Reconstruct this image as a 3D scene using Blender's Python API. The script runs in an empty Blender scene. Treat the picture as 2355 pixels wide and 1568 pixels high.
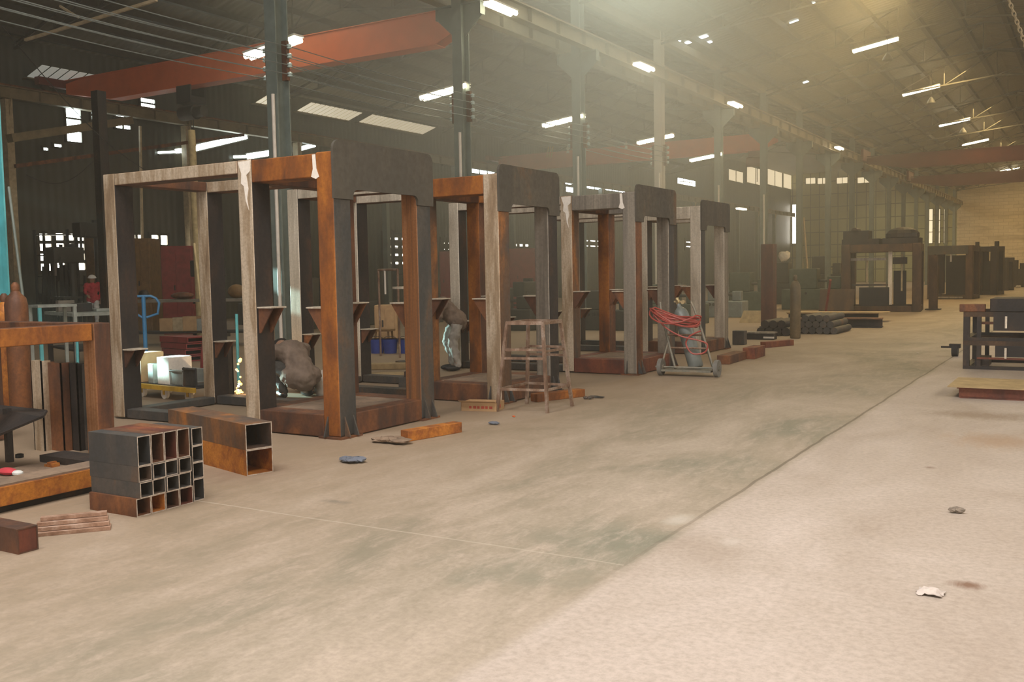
import bpy, bmesh, math, random
from mathutils import Vector, Matrix
random.seed(7)
sc = bpy.context.scene
COL = sc.collection
PI = math.pi

# ------------------------------------------------------------------ camera
CX, CY = 1177.5, 784.0
V1, V2 = (2530.0, 605.0), (-2565.0, 697.0)        # vanishing points of the hall axis and of the cross direction
F = math.sqrt(-((V1[0]-CX)*(V2[0]-CX) + (V1[1]-CY)*(V2[1]-CY)))
def cdir(p): return Vector(((p[0]-CX)/F, -(p[1]-CY)/F, -1.0))
cy = cdir(V1).normalized()
cx = (-cdir(V2)); cx = (cx - cy*cx.dot(cy)).normalized()
cz = cx.cross(cy)
R = Matrix((cx, cy, cz))                          # camera coordinates -> world
CAM = Vector((0, 0, 1.6))
cam_data = bpy.data.cameras.new('camera')
cam_data.sensor_width = 36.0
cam_data.lens = F*36.0/2355.0
cam_data.clip_start = 0.05; cam_data.clip_end = 500
cam = bpy.data.objects.new('camera', cam_data)
COL.objects.link(cam)
cam.matrix_world = Matrix.Translation(CAM) @ R.to_4x4()
sc.camera = cam
def ray(x, y): return R @ cdir((x, y))
def G(x, y, z=0.0):
    d = ray(x, y); return CAM + d*((z-CAM.z)/d.z)
def AY(x, y, Y):
    d = ray(x, y); return CAM + d*(Y/d.y)
def AX(x, y, X):
    d = ray(x, y); return CAM + d*(X/d.x)
def AD(x, y, dist):
    return CAM + ray(x, y)*dist

# ------------------------------------------------------------------ materials
def new_mat(name):
    m = bpy.data.materials.new(name); m.use_nodes = True
    return m, m.node_tree.nodes, m.node_tree.links, m.node_tree.nodes['Principled BSDF']
def coords(N, L, scale, rnd=True):
    tc = N.new('ShaderNodeTexCoord'); mp = N.new('ShaderNodeMapping')
    mp.inputs['Scale'].default_value = scale
    L.new(tc.outputs['Object'], mp.inputs['Vector'])
    if rnd:
        oi = N.new('ShaderNodeObjectInfo'); ml = N.new('ShaderNodeMath'); ml.operation = 'MULTIPLY'; ml.inputs[1].default_value = 37.0
        L.new(oi.outputs['Random'], ml.inputs[0]); L.new(ml.outputs[0], mp.inputs['Location'])
    return mp.outputs['Vector']
def noise(N, L, vec, scale, detail=4, rough=.6, dist=0):
    n = N.new('ShaderNodeTexNoise'); n.inputs['Scale'].default_value = scale
    n.inputs['Detail'].default_value = detail; n.inputs['Roughness'].default_value = rough
    n.inputs['Distortion'].default_value = dist
    L.new(vec, n.inputs['Vector']); return n.outputs['Fac']
def ramp(N, L, fac, stops):
    r = N.new('ShaderNodeValToRGB'); e = r.color_ramp.elements
    e[0].position, e[0].color = stops[0][0], (*stops[0][1], 1)
    e[1].position, e[1].color = stops[-1][0], (*stops[-1][1], 1)
    for p, c in stops[1:-1]:
        k = e.new(p); k.color = (*c, 1)
    L.new(fac, r.inputs['Fac']); return r.outputs['Color']
def mixc(N, L, fac, a, b, mode='MIX'):
    m = N.new('ShaderNodeMix'); m.data_type = 'RGBA'; m.blend_type = mode
    for sock, v in ((m.inputs['Factor'], fac), (m.inputs['A'], a), (m.inputs['B'], b)):
        pass
    if isinstance(fac, (int, float)): m.inputs[0].default_value = fac
    else: L.new(fac, m.inputs[0])
    for i, v in ((6, a), (7, b)):
        if isinstance(v, tuple): m.inputs[i].default_value = (*v, 1)
        else: L.new(v, m.inputs[i])
    return m.outputs[2]
def bump(N, L, B, h, strength, dist=.01):
    b = N.new('ShaderNodeBump'); b.inputs['Strength'].default_value = strength; b.inputs['Distance'].default_value = dist
    L.new(h, b.inputs['Height']); L.new(b.outputs['Normal'], B.inputs['Normal'])
def rust(name, dark, mid, light, bal=.5, scale=3.0, stretch=(1, 1, .35), rough=.6, metal=.25):
    """weathered steel: mill scale (dark), thin rust (mid), bright fresh rust or bare patches (light)"""
    m, N, L, B = new_mat(name)
    v = coords(N, L, stretch)
    n1 = noise(N, L, v, scale, 6, .65, .4)
    v2 = coords(N, L, (1, 1, 1))
    n2 = noise(N, L, v2, scale*9, 4, .7)
    s = .13
    c = ramp(N, L, n1, [(max(0, bal-.16), dark), (bal, mid), (min(1, bal+.15), light)])
    c = mixc(N, L, ramp(N, L, n2, [(.4, (0, 0, 0)), (.7, (.45, .45, .45))]), c, tuple(x*.55 for x in mid))
    L.new(c, B.inputs['Base Color'])
    B.inputs['Metallic'].default_value = metal
    rr = N.new('ShaderNodeMapRange'); rr.inputs[3].default_value = rough-.15; rr.inputs[4].default_value = rough+.2
    L.new(n2, rr.inputs[0]); L.new(rr.outputs[0], B.inputs['Roughness'])
    bump(N, L, B, n2, .25, .004)
    return m
def plain(name, c, rough=.55, metal=0.0, var=.25, scale=6.0):
    m, N, L, B = new_mat(name)
    v = coords(N, L, (1, 1, 1))
    n = noise(N, L, v, scale, 5, .65)
    lo = tuple(x*(1-var) for x in c); hi = tuple(min(1, x*(1+var)) for x in c)
    L.new(ramp(N, L, n, [(.3, lo), (.7, hi)]), B.inputs['Base Color'])
    B.inputs['Roughness'].default_value = rough; B.inputs['Metallic'].default_value = metal
    return m
def glow(name, c, s):
    m, N, L, B = new_mat(name)
    B.inputs['Base Color'].default_value = (.8, .8, .8, 1)
    B.inputs['Emission Color'].default_value = (*c, 1); B.inputs['Emission Strength'].default_value = s
    return m
def sheet(name, c, axis=1, pitch=.25, rough=.6, var=.2, depth=.014, dirt=(.5, .5, .5)):
    """ribbed sheet metal: ribs repeat along `axis`"""
    m, N, L, B = new_mat(name)
    v = coords(N, L, (1, 1, 1), False)
    sx = N.new('ShaderNodeSeparateXYZ'); L.new(v, sx.inputs[0])
    a = N.new('ShaderNodeMath'); a.operation = 'MULTIPLY'; a.inputs[1].default_value = 2*PI/pitch; L.new(sx.outputs[axis], a.inputs[0])
    s = N.new('ShaderNodeMath'); s.operation = 'SINE'; L.new(a.outputs[0], s.inputs[0])
    n = noise(N, L, coords(N, L, (.3, .3, .3), False), 1.0, 5, .6)
    base = ramp(N, L, n, [(.3, tuple(x*(1-var) for x in c)), (.7, tuple(x*(1+var) for x in c))])
    L.new(base, B.inputs['Base Color']); B.inputs['Roughness'].default_value = rough; B.inputs['Metallic'].default_value = .1
    bump(N, L, B, s.outputs[0], .8, depth)
    return m

M = {}
M['rust_orange'] = rust('rust_orange', (.085, .035, .018), (.24, .078, .016), (.40, .14, .02), .48)
M['rust_brown'] = rust('rust_brown', (.055, .032, .025), (.145, .06, .03), (.26, .10, .035), .5)
M['rust_red'] = rust('rust_red', (.07, .025, .018), (.16, .045, .025), (.24, .075, .03), .5)
M['head_grey'] = rust('head_grey', (.075, .068, .055), (.105, .09, .068), (.20, .10, .04), .6, 1.6)
M['frame_dark'] = rust('frame_dark', (.03, .02, .014), (.065, .038, .022), (.11, .06, .03), .5)
M['frame_red'] = rust('frame_red', (.06, .022, .014), (.10, .035, .022), (.14, .05, .03), .5)
M['mill_grey'] = rust('mill_grey', (.05, .052, .052), (.085, .075, .065), (.16, .085, .045), .56)
M['mill_dark'] = rust('mill_dark', (.022, .02, .02), (.04, .03, .025), (.09, .045, .025), .58)
M['grey_orange'] = rust('grey_orange', (.07, .065, .06), (.16, .085, .045), (.42, .16, .035), .48, 2.2)
M['striped_rust'] = rust('striped_rust', (.10, .06, .042), (.27, .11, .035), (.36, .18, .09), .48, 5.0, (3, 3, .05))
M['pale_steel'] = rust('pale_steel', (.20, .13, .075), (.38, .28, .18), (.60, .50, .38), .45, 4.0, (2, 2, .25), .45, .3)
M['bare_steel'] = rust('bare_steel', (.36, .31, .24), (.55, .48, .38), (.70, .63, .52), .45, 4.0, (2, 2, .2), .4, .3)
M['grey_steel'] = rust('grey_steel', (.16, .14, .115), (.26, .23, .19), (.38, .33, .26), .5, 3.0, (3, 3, .1), .45, .4)
M['patchy_rust'] = rust('patchy_rust', (.05, .03, .02), (.34, .11, .022), (.55, .21, .03), .44, 5.0, (1, 1, 1))
M['cut_edge'] = rust('cut_edge', (.35, .28, .22), (.55, .48, .42), (.75, .7, .66), .45, 20.0, (1, 1, 1), .35, .7)
M['plate_tan'] = plain('plate_tan', (.36, .26, .13), .6, .1)
M['deck_dust'] = rust('deck_dust', (.12, .085, .06), (.20, .14, .095), (.26, .18, .12), .5, 2.0, (1, 1, 1), .8, 0)
M['crane_orange'] = plain('crane_orange', (.62, .115, .026), .5, 0, .12, 2)
M['crane_red'] = plain('crane_red', (.13, .022, .014), .5, 0, .15, 2)
M['column_green'] = plain('column_green', (.155, .185, .165), .5, .1, .18, 3)
M['column_white'] = plain('column_white', (.55, .50, .42), .5, .0, .12, 3)
M['turquoise'] = plain('turquoise', (.10, .42, .46), .5, 0, .2, 3)
M['runway_tan'] = plain('runway_tan', (.19, .15, .085), .6, .1, .25, 3)
M['conduit_white'] = plain('conduit_white', (.62, .57, .50), .45, 0, .1)
M['porcelain'] = plain('porcelain', (.42, .52, .50), .25, 0, .1)
M['dark_paint'] = plain('dark_paint', (.035, .034, .028), .6, .1)
M['black'] = plain('black', (.012, .012, .012), .6)
M['truss_dark'] = plain('truss_dark', (.06, .055, .04), .65, .1)
M['purlin_dark'] = plain('purlin_dark', (.05, .046, .035), .65, .1)
M['pole_tan'] = plain('pole_tan', (.40, .32, .20), .6)
M['bamboo'] = plain('bamboo', (.42, .33, .17), .6)
M['cardboard'] = plain('cardboard', (.45, .29, .15), .8, 0, .15)
M['print_red'] = plain('print_red', (.45, .08, .05), .8)
M['hose_red'] = plain('hose_red', (.34, .065, .05), .45, 0, .15)
M['rubber'] = plain('rubber', (.03, .03, .03), .8)
M['wheel_grey'] = plain('wheel_grey', (.16, .155, .14), .7)
M['cylinder_grey'] = plain('cylinder_grey', (.17, .19, .18), .45, .1, .2)
M['cylinder_rust'] = rust('cylinder_rust', (.09, .075, .045), (.16, .12, .065), (.22, .16, .09), .5, 2, (1, 1, .4), .55, .1)
M['brass'] = plain('brass', (.45, .36, .2), .4, .7)
M['stand_steel'] = rust('stand_steel', (.13, .075, .05), (.24, .15, .10), (.42, .34, .28), .5, 6, (1, 1, .5), .5, .4)
M['cart_green'] = rust('cart_green', (.13, .14, .115), (.21, .20, .16), (.30, .25, .18), .5, 4, (1, 1, .5), .5, .2)
M['blue_paint'] = plain('blue_paint', (.03, .16, .33), .4, 0, .15)
M['blue_plastic'] = plain('blue_plastic', (.03, .06, .28), .35)
M['yellow_paint'] = plain('yellow_paint', (.50, .30, .03), .5)
M['cabinet_ochre'] = plain('cabinet_ochre', (.16, .085, .025), .6)
M['cabinet_red'] = plain('cabinet_red', (.19, .022, .02), .55)
M['bench_grey'] = plain('bench_grey', (.16, .14, .11), .6)
M['cloth_brown'] = plain('cloth_brown', (.17, .125, .095), .9, 0, .3, 5)
M['cloth_dark'] = plain('cloth_dark', (.05, .047, .042), .9)
M['cloth_grey'] = plain('cloth_grey', (.30, .28, .25), .9)
M['cloth_red'] = plain('cloth_red', (.45, .035, .05), .9)
M['cloth_pale'] = plain('cloth_pale', (.55, .56, .54), .9)
M['cloth_blue'] = plain('cloth_blue', (.05, .08, .16), .9)
M['skin'] = plain('skin', (.35, .20, .13), .6, 0, .1)
M['helmet_white'] = plain('helmet_white', (.75, .73, .68), .35, 0, .05)
M['hair_black'] = plain('hair_black', (.015, .013, .012), .7)
M['bag_white'] = plain('bag_white', (.60, .55, .48), .8)
M['crust'] = plain('crust', (.20, .165, .13), .9, 0, .4, 40)
M['paper'] = plain('paper', (.50, .44, .40), .8)
M['wood_strip'] = rust('wood_strip', (.22, .12, .075), (.36, .22, .15), (.50, .36, .28), .5, 6, (.4, 2, 2), .6, .2)
M['filler_white'] = plain('filler_white', (.72, .67, .60), .7, 0, .1, 30)
M['glove_blue'] = plain('glove_blue', (.13, .145, .18), .8)
M['bench_pale'] = plain('bench_pale', (.28, .30, .27), .5)
M['tube_lamp'] = glow('tube_lamp', (1, .90, .62), 16)
M['lamp_housing'] = plain('lamp_housing', (.5, .48, .42), .5)
M['daylight_pane'] = glow('daylight_pane', (.86, 1.0, .98), 14)
M['daylight_warm'] = glow('daylight_warm', (1.0, .93, .78), 12)
M['daylight_dim'] = glow('daylight_dim', (.95, .78, .48), .9)
M['spark'] = glow('spark', (1.0, .42, .05), 7)
# ------------------------------------------------------------------ mesh builder
class MB:
    def __init__(s): s.v = []; s.f = []; s.m = []
    def add(s, vs, fs, m=0):
        k = len(s.v); s.v += [Vector(p) for p in vs]
        for i, f in enumerate(fs):
            s.f.append(tuple(q+k for q in f)); s.m.append(m[i] if isinstance(m, (list, tuple)) else m)
        return s
    def box(s, a, b, m=0, near=None, aisle=None, top=None):
        x0, x1 = sorted((a[0], b[0])); y0, y1 = sorted((a[1], b[1])); z0, z1 = sorted((a[2], b[2]))
        vs = [(x0,y0,z0),(x1,y0,z0),(x1,y1,z0),(x0,y1,z0),(x0,y0,z1),(x1,y0,z1),(x1,y1,z1),(x0,y1,z1)]
        fs = [(0,3,2,1),(4,5,6,7),(0,1,5,4),(2,3,7,6),(1,2,6,5),(3,0,4,7)]
        g = lambda q: m if q is None else q
        return s.add(vs, fs, [m, g(top), g(near), m, g(aisle), m])
    def bar(s, p, q, w=.05, h=None, up=(0, 0, 1), m=0):
        p, q = Vector(p), Vector(q); h = w if h is None else h
        d = (q-p).normalized(); u = Vector(up)
        if abs(d.dot(u)) > .98: u = Vector((0, 1, 0))
        x = d.cross(u).normalized(); y = x.cross(d)
        vs = []
        for c in (p, q):
            for a, b in ((-1,-1),(1,-1),(1,1),(-1,1)): vs.append(c + x*(a*w/2) + y*(b*h/2))
        return s.add(vs, [(0,1,2,3),(7,6,5,4),(0,4,5,1),(1,5,6,2),(2,6,7,3),(3,7,4,0)], m)
    def tube(s, pts, r, n=10, m=0, cap=True, r2=None):
        pts = [Vector(p) for p in pts]; k = len(pts); vs = []; fs = []
        prev = None
        for i, p in enumerate(pts):
            d = (pts[min(i+1, k-1)] - pts[max(i-1, 0)]).normalized()
            if prev is None:
                u = Vector((0, 0, 1)) if abs(d.z) < .9 else Vector((1, 0, 0))
                x = d.cross(u).normalized()
            else:
                x = (prev - d*prev.dot(d)).normalized()
            prev = x; y = d.cross(x)
            rr = r if r2 is None else r + (r2-r)*i/(k-1)
            if isinstance(r, (list, tuple)): rr = r[i]
            for j in range(n):
                t = 2*PI*j/n; vs.append(p + x*(rr*math.cos(t)) + y*(rr*math.sin(t)))
        for i in range(k-1):
            for j in range(n):
                a = i*n+j; b = i*n+(j+1) % n; fs.append((a, b, b+n, a+n))
        if cap: fs.append(tuple(range(n-1, -1, -1))); fs.append(tuple(range((k-1)*n, k*n)))
        return s.add(vs, fs, m)
    def lathe(s, c, prof, n=20, m=0):
        c = Vector(c)
        return s.tube([c + Vector((0, 0, z)) for r, z in prof], [max(r, .0005) for r, z in prof], n, m)
    def prism(s, outline, off, m=0):
        """outline: 3-D points of a planar polygon, extruded by vector off"""
        o = [Vector(p) for p in outline]; off = Vector(off); n = len(o)
        vs = o + [p+off for p in o]
        fs = [tuple(range(n-1, -1, -1)), tuple(range(n, 2*n))] + [(i, (i+1) % n, (i+1) % n+n, i+n) for i in range(n)]
        return s.add(vs, fs, m)
    def hollow(s, c, ax, L, w, h, t=.006, m=0, edge=None):
        """open rectangular tube centred at c, along 'x' or 'y' (rotation given by the thing)"""
        c = Vector(c); e = m if edge is None else edge
        vs = []
        for sx in (-L/2, L/2):
            for (a, b) in ((w/2, h/2), (w/2-t, h/2-t)):
                for i, j in ((-1,-1),(1,-1),(1,1),(-1,1)):
                    vs.append(c + (Vector((sx, i*a, j*b)) if ax == 'x' else Vector((i*a, sx, j*b))))
        fs = []; ms = []
        for k in range(4):
            l = (k+1) % 4
            fs += [(k, l, l+8, k+8), (l+4, k+4, k+12, l+12), (l, k, k+4, l+4), (k+8, l+8, l+12, k+12)]; ms += [m, m, e, e]
        return s.add(vs, fs, ms)
    def ball(s, c, r, n=12, sc=(1, 1, 1), m=0):
        c = Vector(c); vs = []; fs = []; k = n//2
        for i in range(k+1):
            for j in range(n):
                a = PI*i/k; t = 2*PI*j/n
                vs.append(c + Vector((r*sc[0]*math.sin(a)*math.cos(t), r*sc[1]*math.sin(a)*math.sin(t), r*sc[2]*math.cos(a))))
        for i in range(k):
            for j in range(n):
                a = i*n+j; b = i*n+(j+1) % n; fs.append((a, a+n, b+n, b))
        return s.add(vs, fs, m)
    def build(s, name, mats, parent=None, world=False, bev=0.0, smooth=False):
        off = Vector((0, 0, 0))
        if world and parent is not None:
            p = parent
            while p is not None: off += p.location; p = p.parent
        me = bpy.data.meshes.new(name)
        me.from_pydata([v-off for v in s.v], [], s.f)
        ml = mats if isinstance(mats, (list, tuple)) else [mats]
        for k in ml: me.materials.append(M[k] if isinstance(k, str) else k)
        for p, i in zip(me.polygons, s.m): p.material_index = i
        bm = bmesh.new(); bm.from_mesh(me); bmesh.ops.remove_doubles(bm, verts=bm.verts, dist=1e-6)
        bmesh.ops.recalc_face_normals(bm, faces=bm.faces); bm.to_mesh(me); bm.free()
        if smooth:
            for p in me.polygons: p.use_smooth = True
            me.set_sharp_from_angle(angle=math.radians(50))
        o = bpy.data.objects.new(name, me); COL.objects.link(o)
        if parent is not None: o.parent = parent
        if bev:
            b = o.modifiers.new('bevel', 'BEVEL'); b.width = bev; b.segments = 2; b.limit_method = 'ANGLE'
        return o
def recenter(o):
    """put the origin of a top-level mesh at the middle of its base"""
    xs = [v.co for v in o.data.vertices]
    c = Vector(((min(v.x for v in xs)+max(v.x for v in xs))/2, (min(v.y for v in xs)+max(v.y for v in xs))/2, min(v.z for v in xs)))
    for v in o.data.vertices: v.co -= c
    o.location = c
    return o
def tag(o, label, cat, group=None, kind=None):
    o['label'] = label; o['category'] = cat
    if group: o['group'] = group
    if kind: o['kind'] = kind
    return o
def thing(name, label, cat, loc=(0, 0, 0), rotz=0.0, group=None):
    o = bpy.data.objects.new(name, None); COL.objects.link(o)
    o.empty_display_size = .1
    o.location = loc; o.rotation_euler = (0, 0, rotz)
    return tag(o, label, cat, group)
def struct(mb, name, mats, parent=None, smooth=False):
    o = mb.build(name, mats, parent, smooth=smooth)
    if parent is None: o['kind'] = 'structure'
    return o
def single(mb, name, mats, label, cat, group=None, bev=0.0, smooth=False):
    return tag(recenter(mb.build(name, mats, None, bev=bev, smooth=smooth)), label, cat, group)
def dup(root, loc, rotz=None, label=None, group=None):
    r = root.copy(); COL.objects.link(r); r.location = loc
    if rotz is not None: r.rotation_euler = (0, 0, rotz)
    if label: r['label'] = label
    if group: r['group'] = group
    for ch in list(root.children):
        c = ch.copy(); COL.objects.link(c); c.parent = r
        for g in ch.children:
            d = g.copy(); COL.objects.link(d); d.parent = c
    return r
ORD = ['first', 'second', 'third', 'fourth', 'fifth', 'sixth', 'seventh', 'eighth', 'ninth', 'tenth', 'eleventh', 'twelfth',
       'thirteenth', 'fourteenth', 'fifteenth', 'sixteenth', 'seventeenth', 'eighteenth', 'nineteenth', 'twentieth']

# ------------------------------------------------------------------ the hall
XL, XV, XR = -30.2, -12.9, 4.6        # left wall, valley column row, right wall
YN, YF = -9.0, 112.0                  # wall behind the camera, far wall
ZV, ZRL, ZEL, ZRR = 9.65, 12.0, 9.45, 11.4
ZEH, YSTEP = 12.1, 74.0               # the far part of the left bay has higher eaves
XRL, XRR = -21.5, -4.2
# floor
def floor_material():
    m, N, L, B = new_mat('concrete_floor')
    tc = N.new('ShaderNodeTexCoord'); vec = tc.outputs['Object']
    sx = N.new('ShaderNodeSeparateXYZ'); L.new(vec, sx.inputs[0])
    def mth(op, a, b):
        q = N.new('ShaderNodeMath'); q.operation = op
        for i, v in enumerate((a, b)):
            if isinstance(v, (int, float)): q.inputs[i].default_value = v
            else: L.new(v, q.inputs[i])
        return q.outputs[0]
    def mapping(sc_, rot=0):
        mp = N.new('ShaderNodeMapping'); mp.inputs['Scale'].default_value = sc_; mp.inputs['Rotation'].default_value = (0, 0, rot)
        L.new(vec, mp.inputs['Vector']); return mp.outputs['Vector']
    big = noise(N, L, mapping((1, .55, 1), .5), .8, 6, .62, .6)
    streak = noise(N, L, mapping((2.6, .7, 1), .35), 3.2, 8, .78, .5)
    fine = noise(N, L, mapping((1, 1, 1)), 26, 5, .75)
    left = ramp(N, L, big, [(.36, (.20, .195, .145)), (.5, (.31, .26, .195)), (.66, (.41, .34, .27))])
    left = mixc(N, L, ramp(N, L, streak, [(.46, (0, 0, 0)), (.68, (.8, .8, .8))]), left, (.45, .37, .30))
    right = ramp(N, L, big, [(.3, (.37, .30, .245)), (.5, (.45, .38, .325)), (.7, (.53, .455, .405))])
    wob = noise(N, L, mapping((1, 1, 1)), 1.2, 4, .6)
    rd = N.new('ShaderNodeMapRange'); rd.inputs[1].default_value = -2.9; rd.inputs[2].default_value = -6.2; rd.inputs[3].default_value = 0; rd.inputs[4].default_value = .75
    L.new(mth('ADD', sx.outputs[0], mth('MULTIPLY', mth('SUBTRACT', big, .5), 3.0)), rd.inputs[0])
    left = mixc(N, L, rd.outputs[0], left, (.26, .175, .105))     # rust dust trodden around the workpieces
    edge = mth('ADD', sx.outputs[0], mth('MULTIPLY', mth('SUBTRACT', wob, .5), .06))
    side = mth('MULTIPLY', mth('ADD', edge, 2.2), 12.0)
    cl = N.new('ShaderNodeClamp'); L.new(side, cl.inputs[0])
    c = mixc(N, L, cl.outputs[0], left, right)
    c = mixc(N, L, ramp(N, L, fine, [(.35, (.35, .35, .35)), (.6, (0, 0, 0))]), c, (.18, .15, .11))
    # slab joints and stains with shapes of their own
    def line(coord, at, w):
        return mth('LESS_THAN', mth('ABSOLUTE', mth('SUBTRACT', coord, at), 0), w)
    fade = N.new('ShaderNodeMapRange'); fade.inputs[1].default_value = 4.0; fade.inputs[2].default_value = 7.5; L.new(sx.outputs[1], fade.inputs[0])
    j = mth('MULTIPLY', line(edge, -2.2, .014), fade.outputs[0])
    c = mixc(N, L, mth('MULTIPLY', j, .65), c, (.10, .08, .055))
    q = mth('ADD', sx.outputs[1], mth('MULTIPLY', mth('SUBTRACT', wob, .5), .05))
    j2 = mth('MULTIPLY', line(q, G(1075, 1245).y, .008), mth('LESS_THAN', sx.outputs[0], -2.2))
    c = mixc(N, L, mth('MULTIPLY', j2, .45), c, (.46, .40, .32))
    def blob(p, rx, ry, col, k):
        global_dx = mth('MULTIPLY', mth('SUBTRACT', sx.outputs[0], p.x), 1/rx)
        dy = mth('MULTIPLY', mth('SUBTRACT', sx.outputs[1], p.y), 1/ry)
        d = mth('SQRT', mth('ADD', mth('MULTIPLY', global_dx, global_dx), mth('MULTIPLY', dy, dy)), 0)
        d = mth('ADD', d, mth('MULTIPLY', mth('SUBTRACT', streak, .5), 2.2))
        f = N.new('ShaderNodeMapRange'); f.inputs[1].default_value = 1.15; f.inputs[2].default_value = .25
        f.inputs[3].default_value = 0; f.inputs[4].default_value = k
        L.new(d, f.inputs[0]); return mixc(N, L, f.outputs[0], c, col)
    c = blob(G(2225, 1345), .09, .07, (.17, .09, .055), .9)
    c = blob(G(2260, 955), .6, .35, (.17, .11, .06), .6)
    c = blob(G(2310, 1015), .5, .5, (.30, .17, .08), .5)
    c = blob(G(1560, 1195), .10, .16, (.58, .55, .50), .4)
    c = blob(G(1680, 1245), .07, .09, (.60, .55, .50), .3)
    c = blob(G(770, 1153), .13, .06, (.15, .13, .10), .6)
    c = blob(G(560, 1085), .5, .5, (.20, .13, .09), .5)
    c = blob(G(2137, 1075), .05, .05, (.16, .10, .07), .7)
    L.new(c, B.inputs['Base Color'])
    rg = N.new('ShaderNodeMapRange'); rg.inputs[3].default_value = .5; rg.inputs[4].default_value = .85
    L.new(streak, rg.inputs[0]); L.new(rg.outputs[0], B.inputs['Roughness'])
    bump(N, L, B, streak, .05, .004)
    return m
M['floor'] = floor_material()
struct(MB().box((XL-.3, YN-.3, -.25), (XR+.3, YF+.3, 0)), 'floor', 'floor')

M['roof_sheet'] = sheet('roof_sheet', (.13, .117, .083), 1, .3)
M['wall_sheet'] = sheet('wall_sheet', (.066, .068, .052), 1, .3)
def end_wall_material():
    m, N, L, B = new_mat('end_wall_panels')
    br = N.new('ShaderNodeTexBrick'); br.offset = 0
    tc = N.new('ShaderNodeTexCoord'); mp = N.new('ShaderNodeMapping'); mp.inputs['Rotation'].default_value = (PI/2, 0, 0)
    L.new(tc.outputs['Object'], mp.inputs['Vector']); L.new(mp.outputs['Vector'], br.inputs['Vector'])
    br.inputs['Scale'].default_value = 1; br.inputs['Brick Width'].default_value = 1.0; br.inputs['Row Height'].default_value = 1.4
    br.inputs['Mortar Size'].default_value = .05
    br.inputs['Color1'].default_value = (.36, .35, .18, 1); br.inputs['Color2'].default_value = (.31, .31, .16, 1); br.inputs['Mortar'].default_value = (.13, .12, .07, 1)
    L.new(br.outputs['Color'], B.inputs['Base Color']); B.inputs['Roughness'].default_value = .7
    return m
M['end_panels'] = end_wall_material()
def block_wall_material():
    m, N, L, B = new_mat('whitewashed_block')
    tc = N.new('ShaderNodeTexCoord'); mp = N.new('ShaderNodeMapping'); mp.inputs['Rotation'].default_value = (PI/2, 0, 0)
    L.new(tc.outputs['Object'], mp.inputs['Vector'])
    br = N.new('ShaderNodeTexBrick'); L.new(mp.outputs['Vector'], br.inputs['Vector'])
    br.inputs['Scale'].default_value = 1; br.inputs['Brick Width'].default_value = .9; br.inputs['Row Height'].default_value = .35
    br.inputs['Mortar Size'].default_value = .02
    br.inputs['Color1'].default_value = (.62, .52, .37, 1); br.inputs['Color2'].default_value = (.56, .47, .33, 1); br.inputs['Mortar'].default_value = (.42, .34, .23, 1)
    mp2 = N.new('ShaderNodeMapping'); mp2.inputs['Scale'].default_value = (.25, 1, .9); L.new(tc.outputs['Object'], mp2.inputs['Vector'])
    n = noise(N, L, mp2.outputs['Vector'], .9, 6, .7, .8)
    L.new(mixc(N, L, ramp(N, L, n, [(.5, (0, 0, 0)), (.72, (.75, .75, .75))]), br.outputs['Color'], (.30, .23, .14)), B.inputs['Base Color'])
    B.inputs['Roughness'].default_value = .8
    return m
M['block_wall'] = block_wall_material()

# roof: two bays of sheet, built with thickness
prof = [(XL-.3, ZEL-.05), (XRL, ZRL), (XV, ZV), (XRR, ZRR), (XR+.3, ZV)]
prof2 = [(XL-.3, ZEH), (XRL, ZRL+.4)] + prof[2:]
rf = MB()
for pr, ya, yb in ((prof, YN-.3, YSTEP), (prof2, YSTEP, YF+.3)):
    vs = []
    for Y in (ya, yb):
        vs += [(x, Y, z) for x, z in pr] + [(x, Y, z+.12) for x, z in pr]
    n = len(pr); fs = []
    for i in range(n-1):
        fs += [(i, i+1, i+1+2*n, i+2*n), (i+n, i+n+2*n, i+1+n+2*n, i+1+n)]
    fs += [(0, 2*n, 3*n, n), (n-1, 2*n-1, 4*n-1, 3*n-1)]
    for k in (0, 2*n):
        for i in range(n-1): fs.append((k+i, k+i+1, k+i+1+n, k+i+n))
    rf.add(vs, fs)
rf.prism([(XL-.3, YSTEP, ZEL), (XRL, YSTEP, ZRL), (XV, YSTEP, ZV), (XRL, YSTEP, ZRL+.4), (XL-.3, YSTEP, ZEH)], (0, .1, 0))
ceiling = struct(rf, 'ceiling', 'roof_sheet')
def roof_z(x):
    for (x0, z0), (x1, z1) in zip(prof, prof[1:]):
        if x0 <= x <= x1: return z0 + (z1-z0)*(x-x0)/(x1-x0)
# purlins under the sheet (parts of the roof)
def span(a, b, k): return [a + (b-a)*(i+.5)/k for i in range(k)]
for x in span(XL, XRL, 7) + span(XRL, XV, 7) + span(XV, XRR, 7) + span(XRR, XR, 5):
    MB().box((x-.09, YN, roof_z(x)-.24), (x+.09, YSTEP if x < XRL else YF, roof_z(x)-.04)).build('purlin', 'purlin_dark', ceiling)
# walls
struct(MB().box((XL-.25, YN, 0), (XL, YSTEP, ZEL+.05)).box((XL-.25, YSTEP, 0), (XL, YF, ZEH+.05)), 'wall_left', 'wall_sheet')
struct(MB().box((XR, YN, 0), (XR+.25, YF, ZV+.1)), 'wall_right', 'block_wall')
def gable(x0, x1, xr, z0, zr, z1, Y, name, mat):
    struct(MB().prism([(x0, Y, 0), (x1, Y, 0), (x1, Y, z1), (xr, Y, zr), (x0, Y, z0)], (0, .25, 0)), name, mat)
gable(XL-.3, XV, XRL, ZEH, ZRL+.4, ZV, YF, 'wall_far_left', 'end_panels')
gable(XV, XR+.3, XRR, ZV, ZRR, ZV, YF, 'wall_far_right', 'block_wall')
gable(XL-.3, XV, XRL, ZEL, ZRL, ZV, YN-.25, 'wall_near_left', 'wall_sheet')
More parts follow.
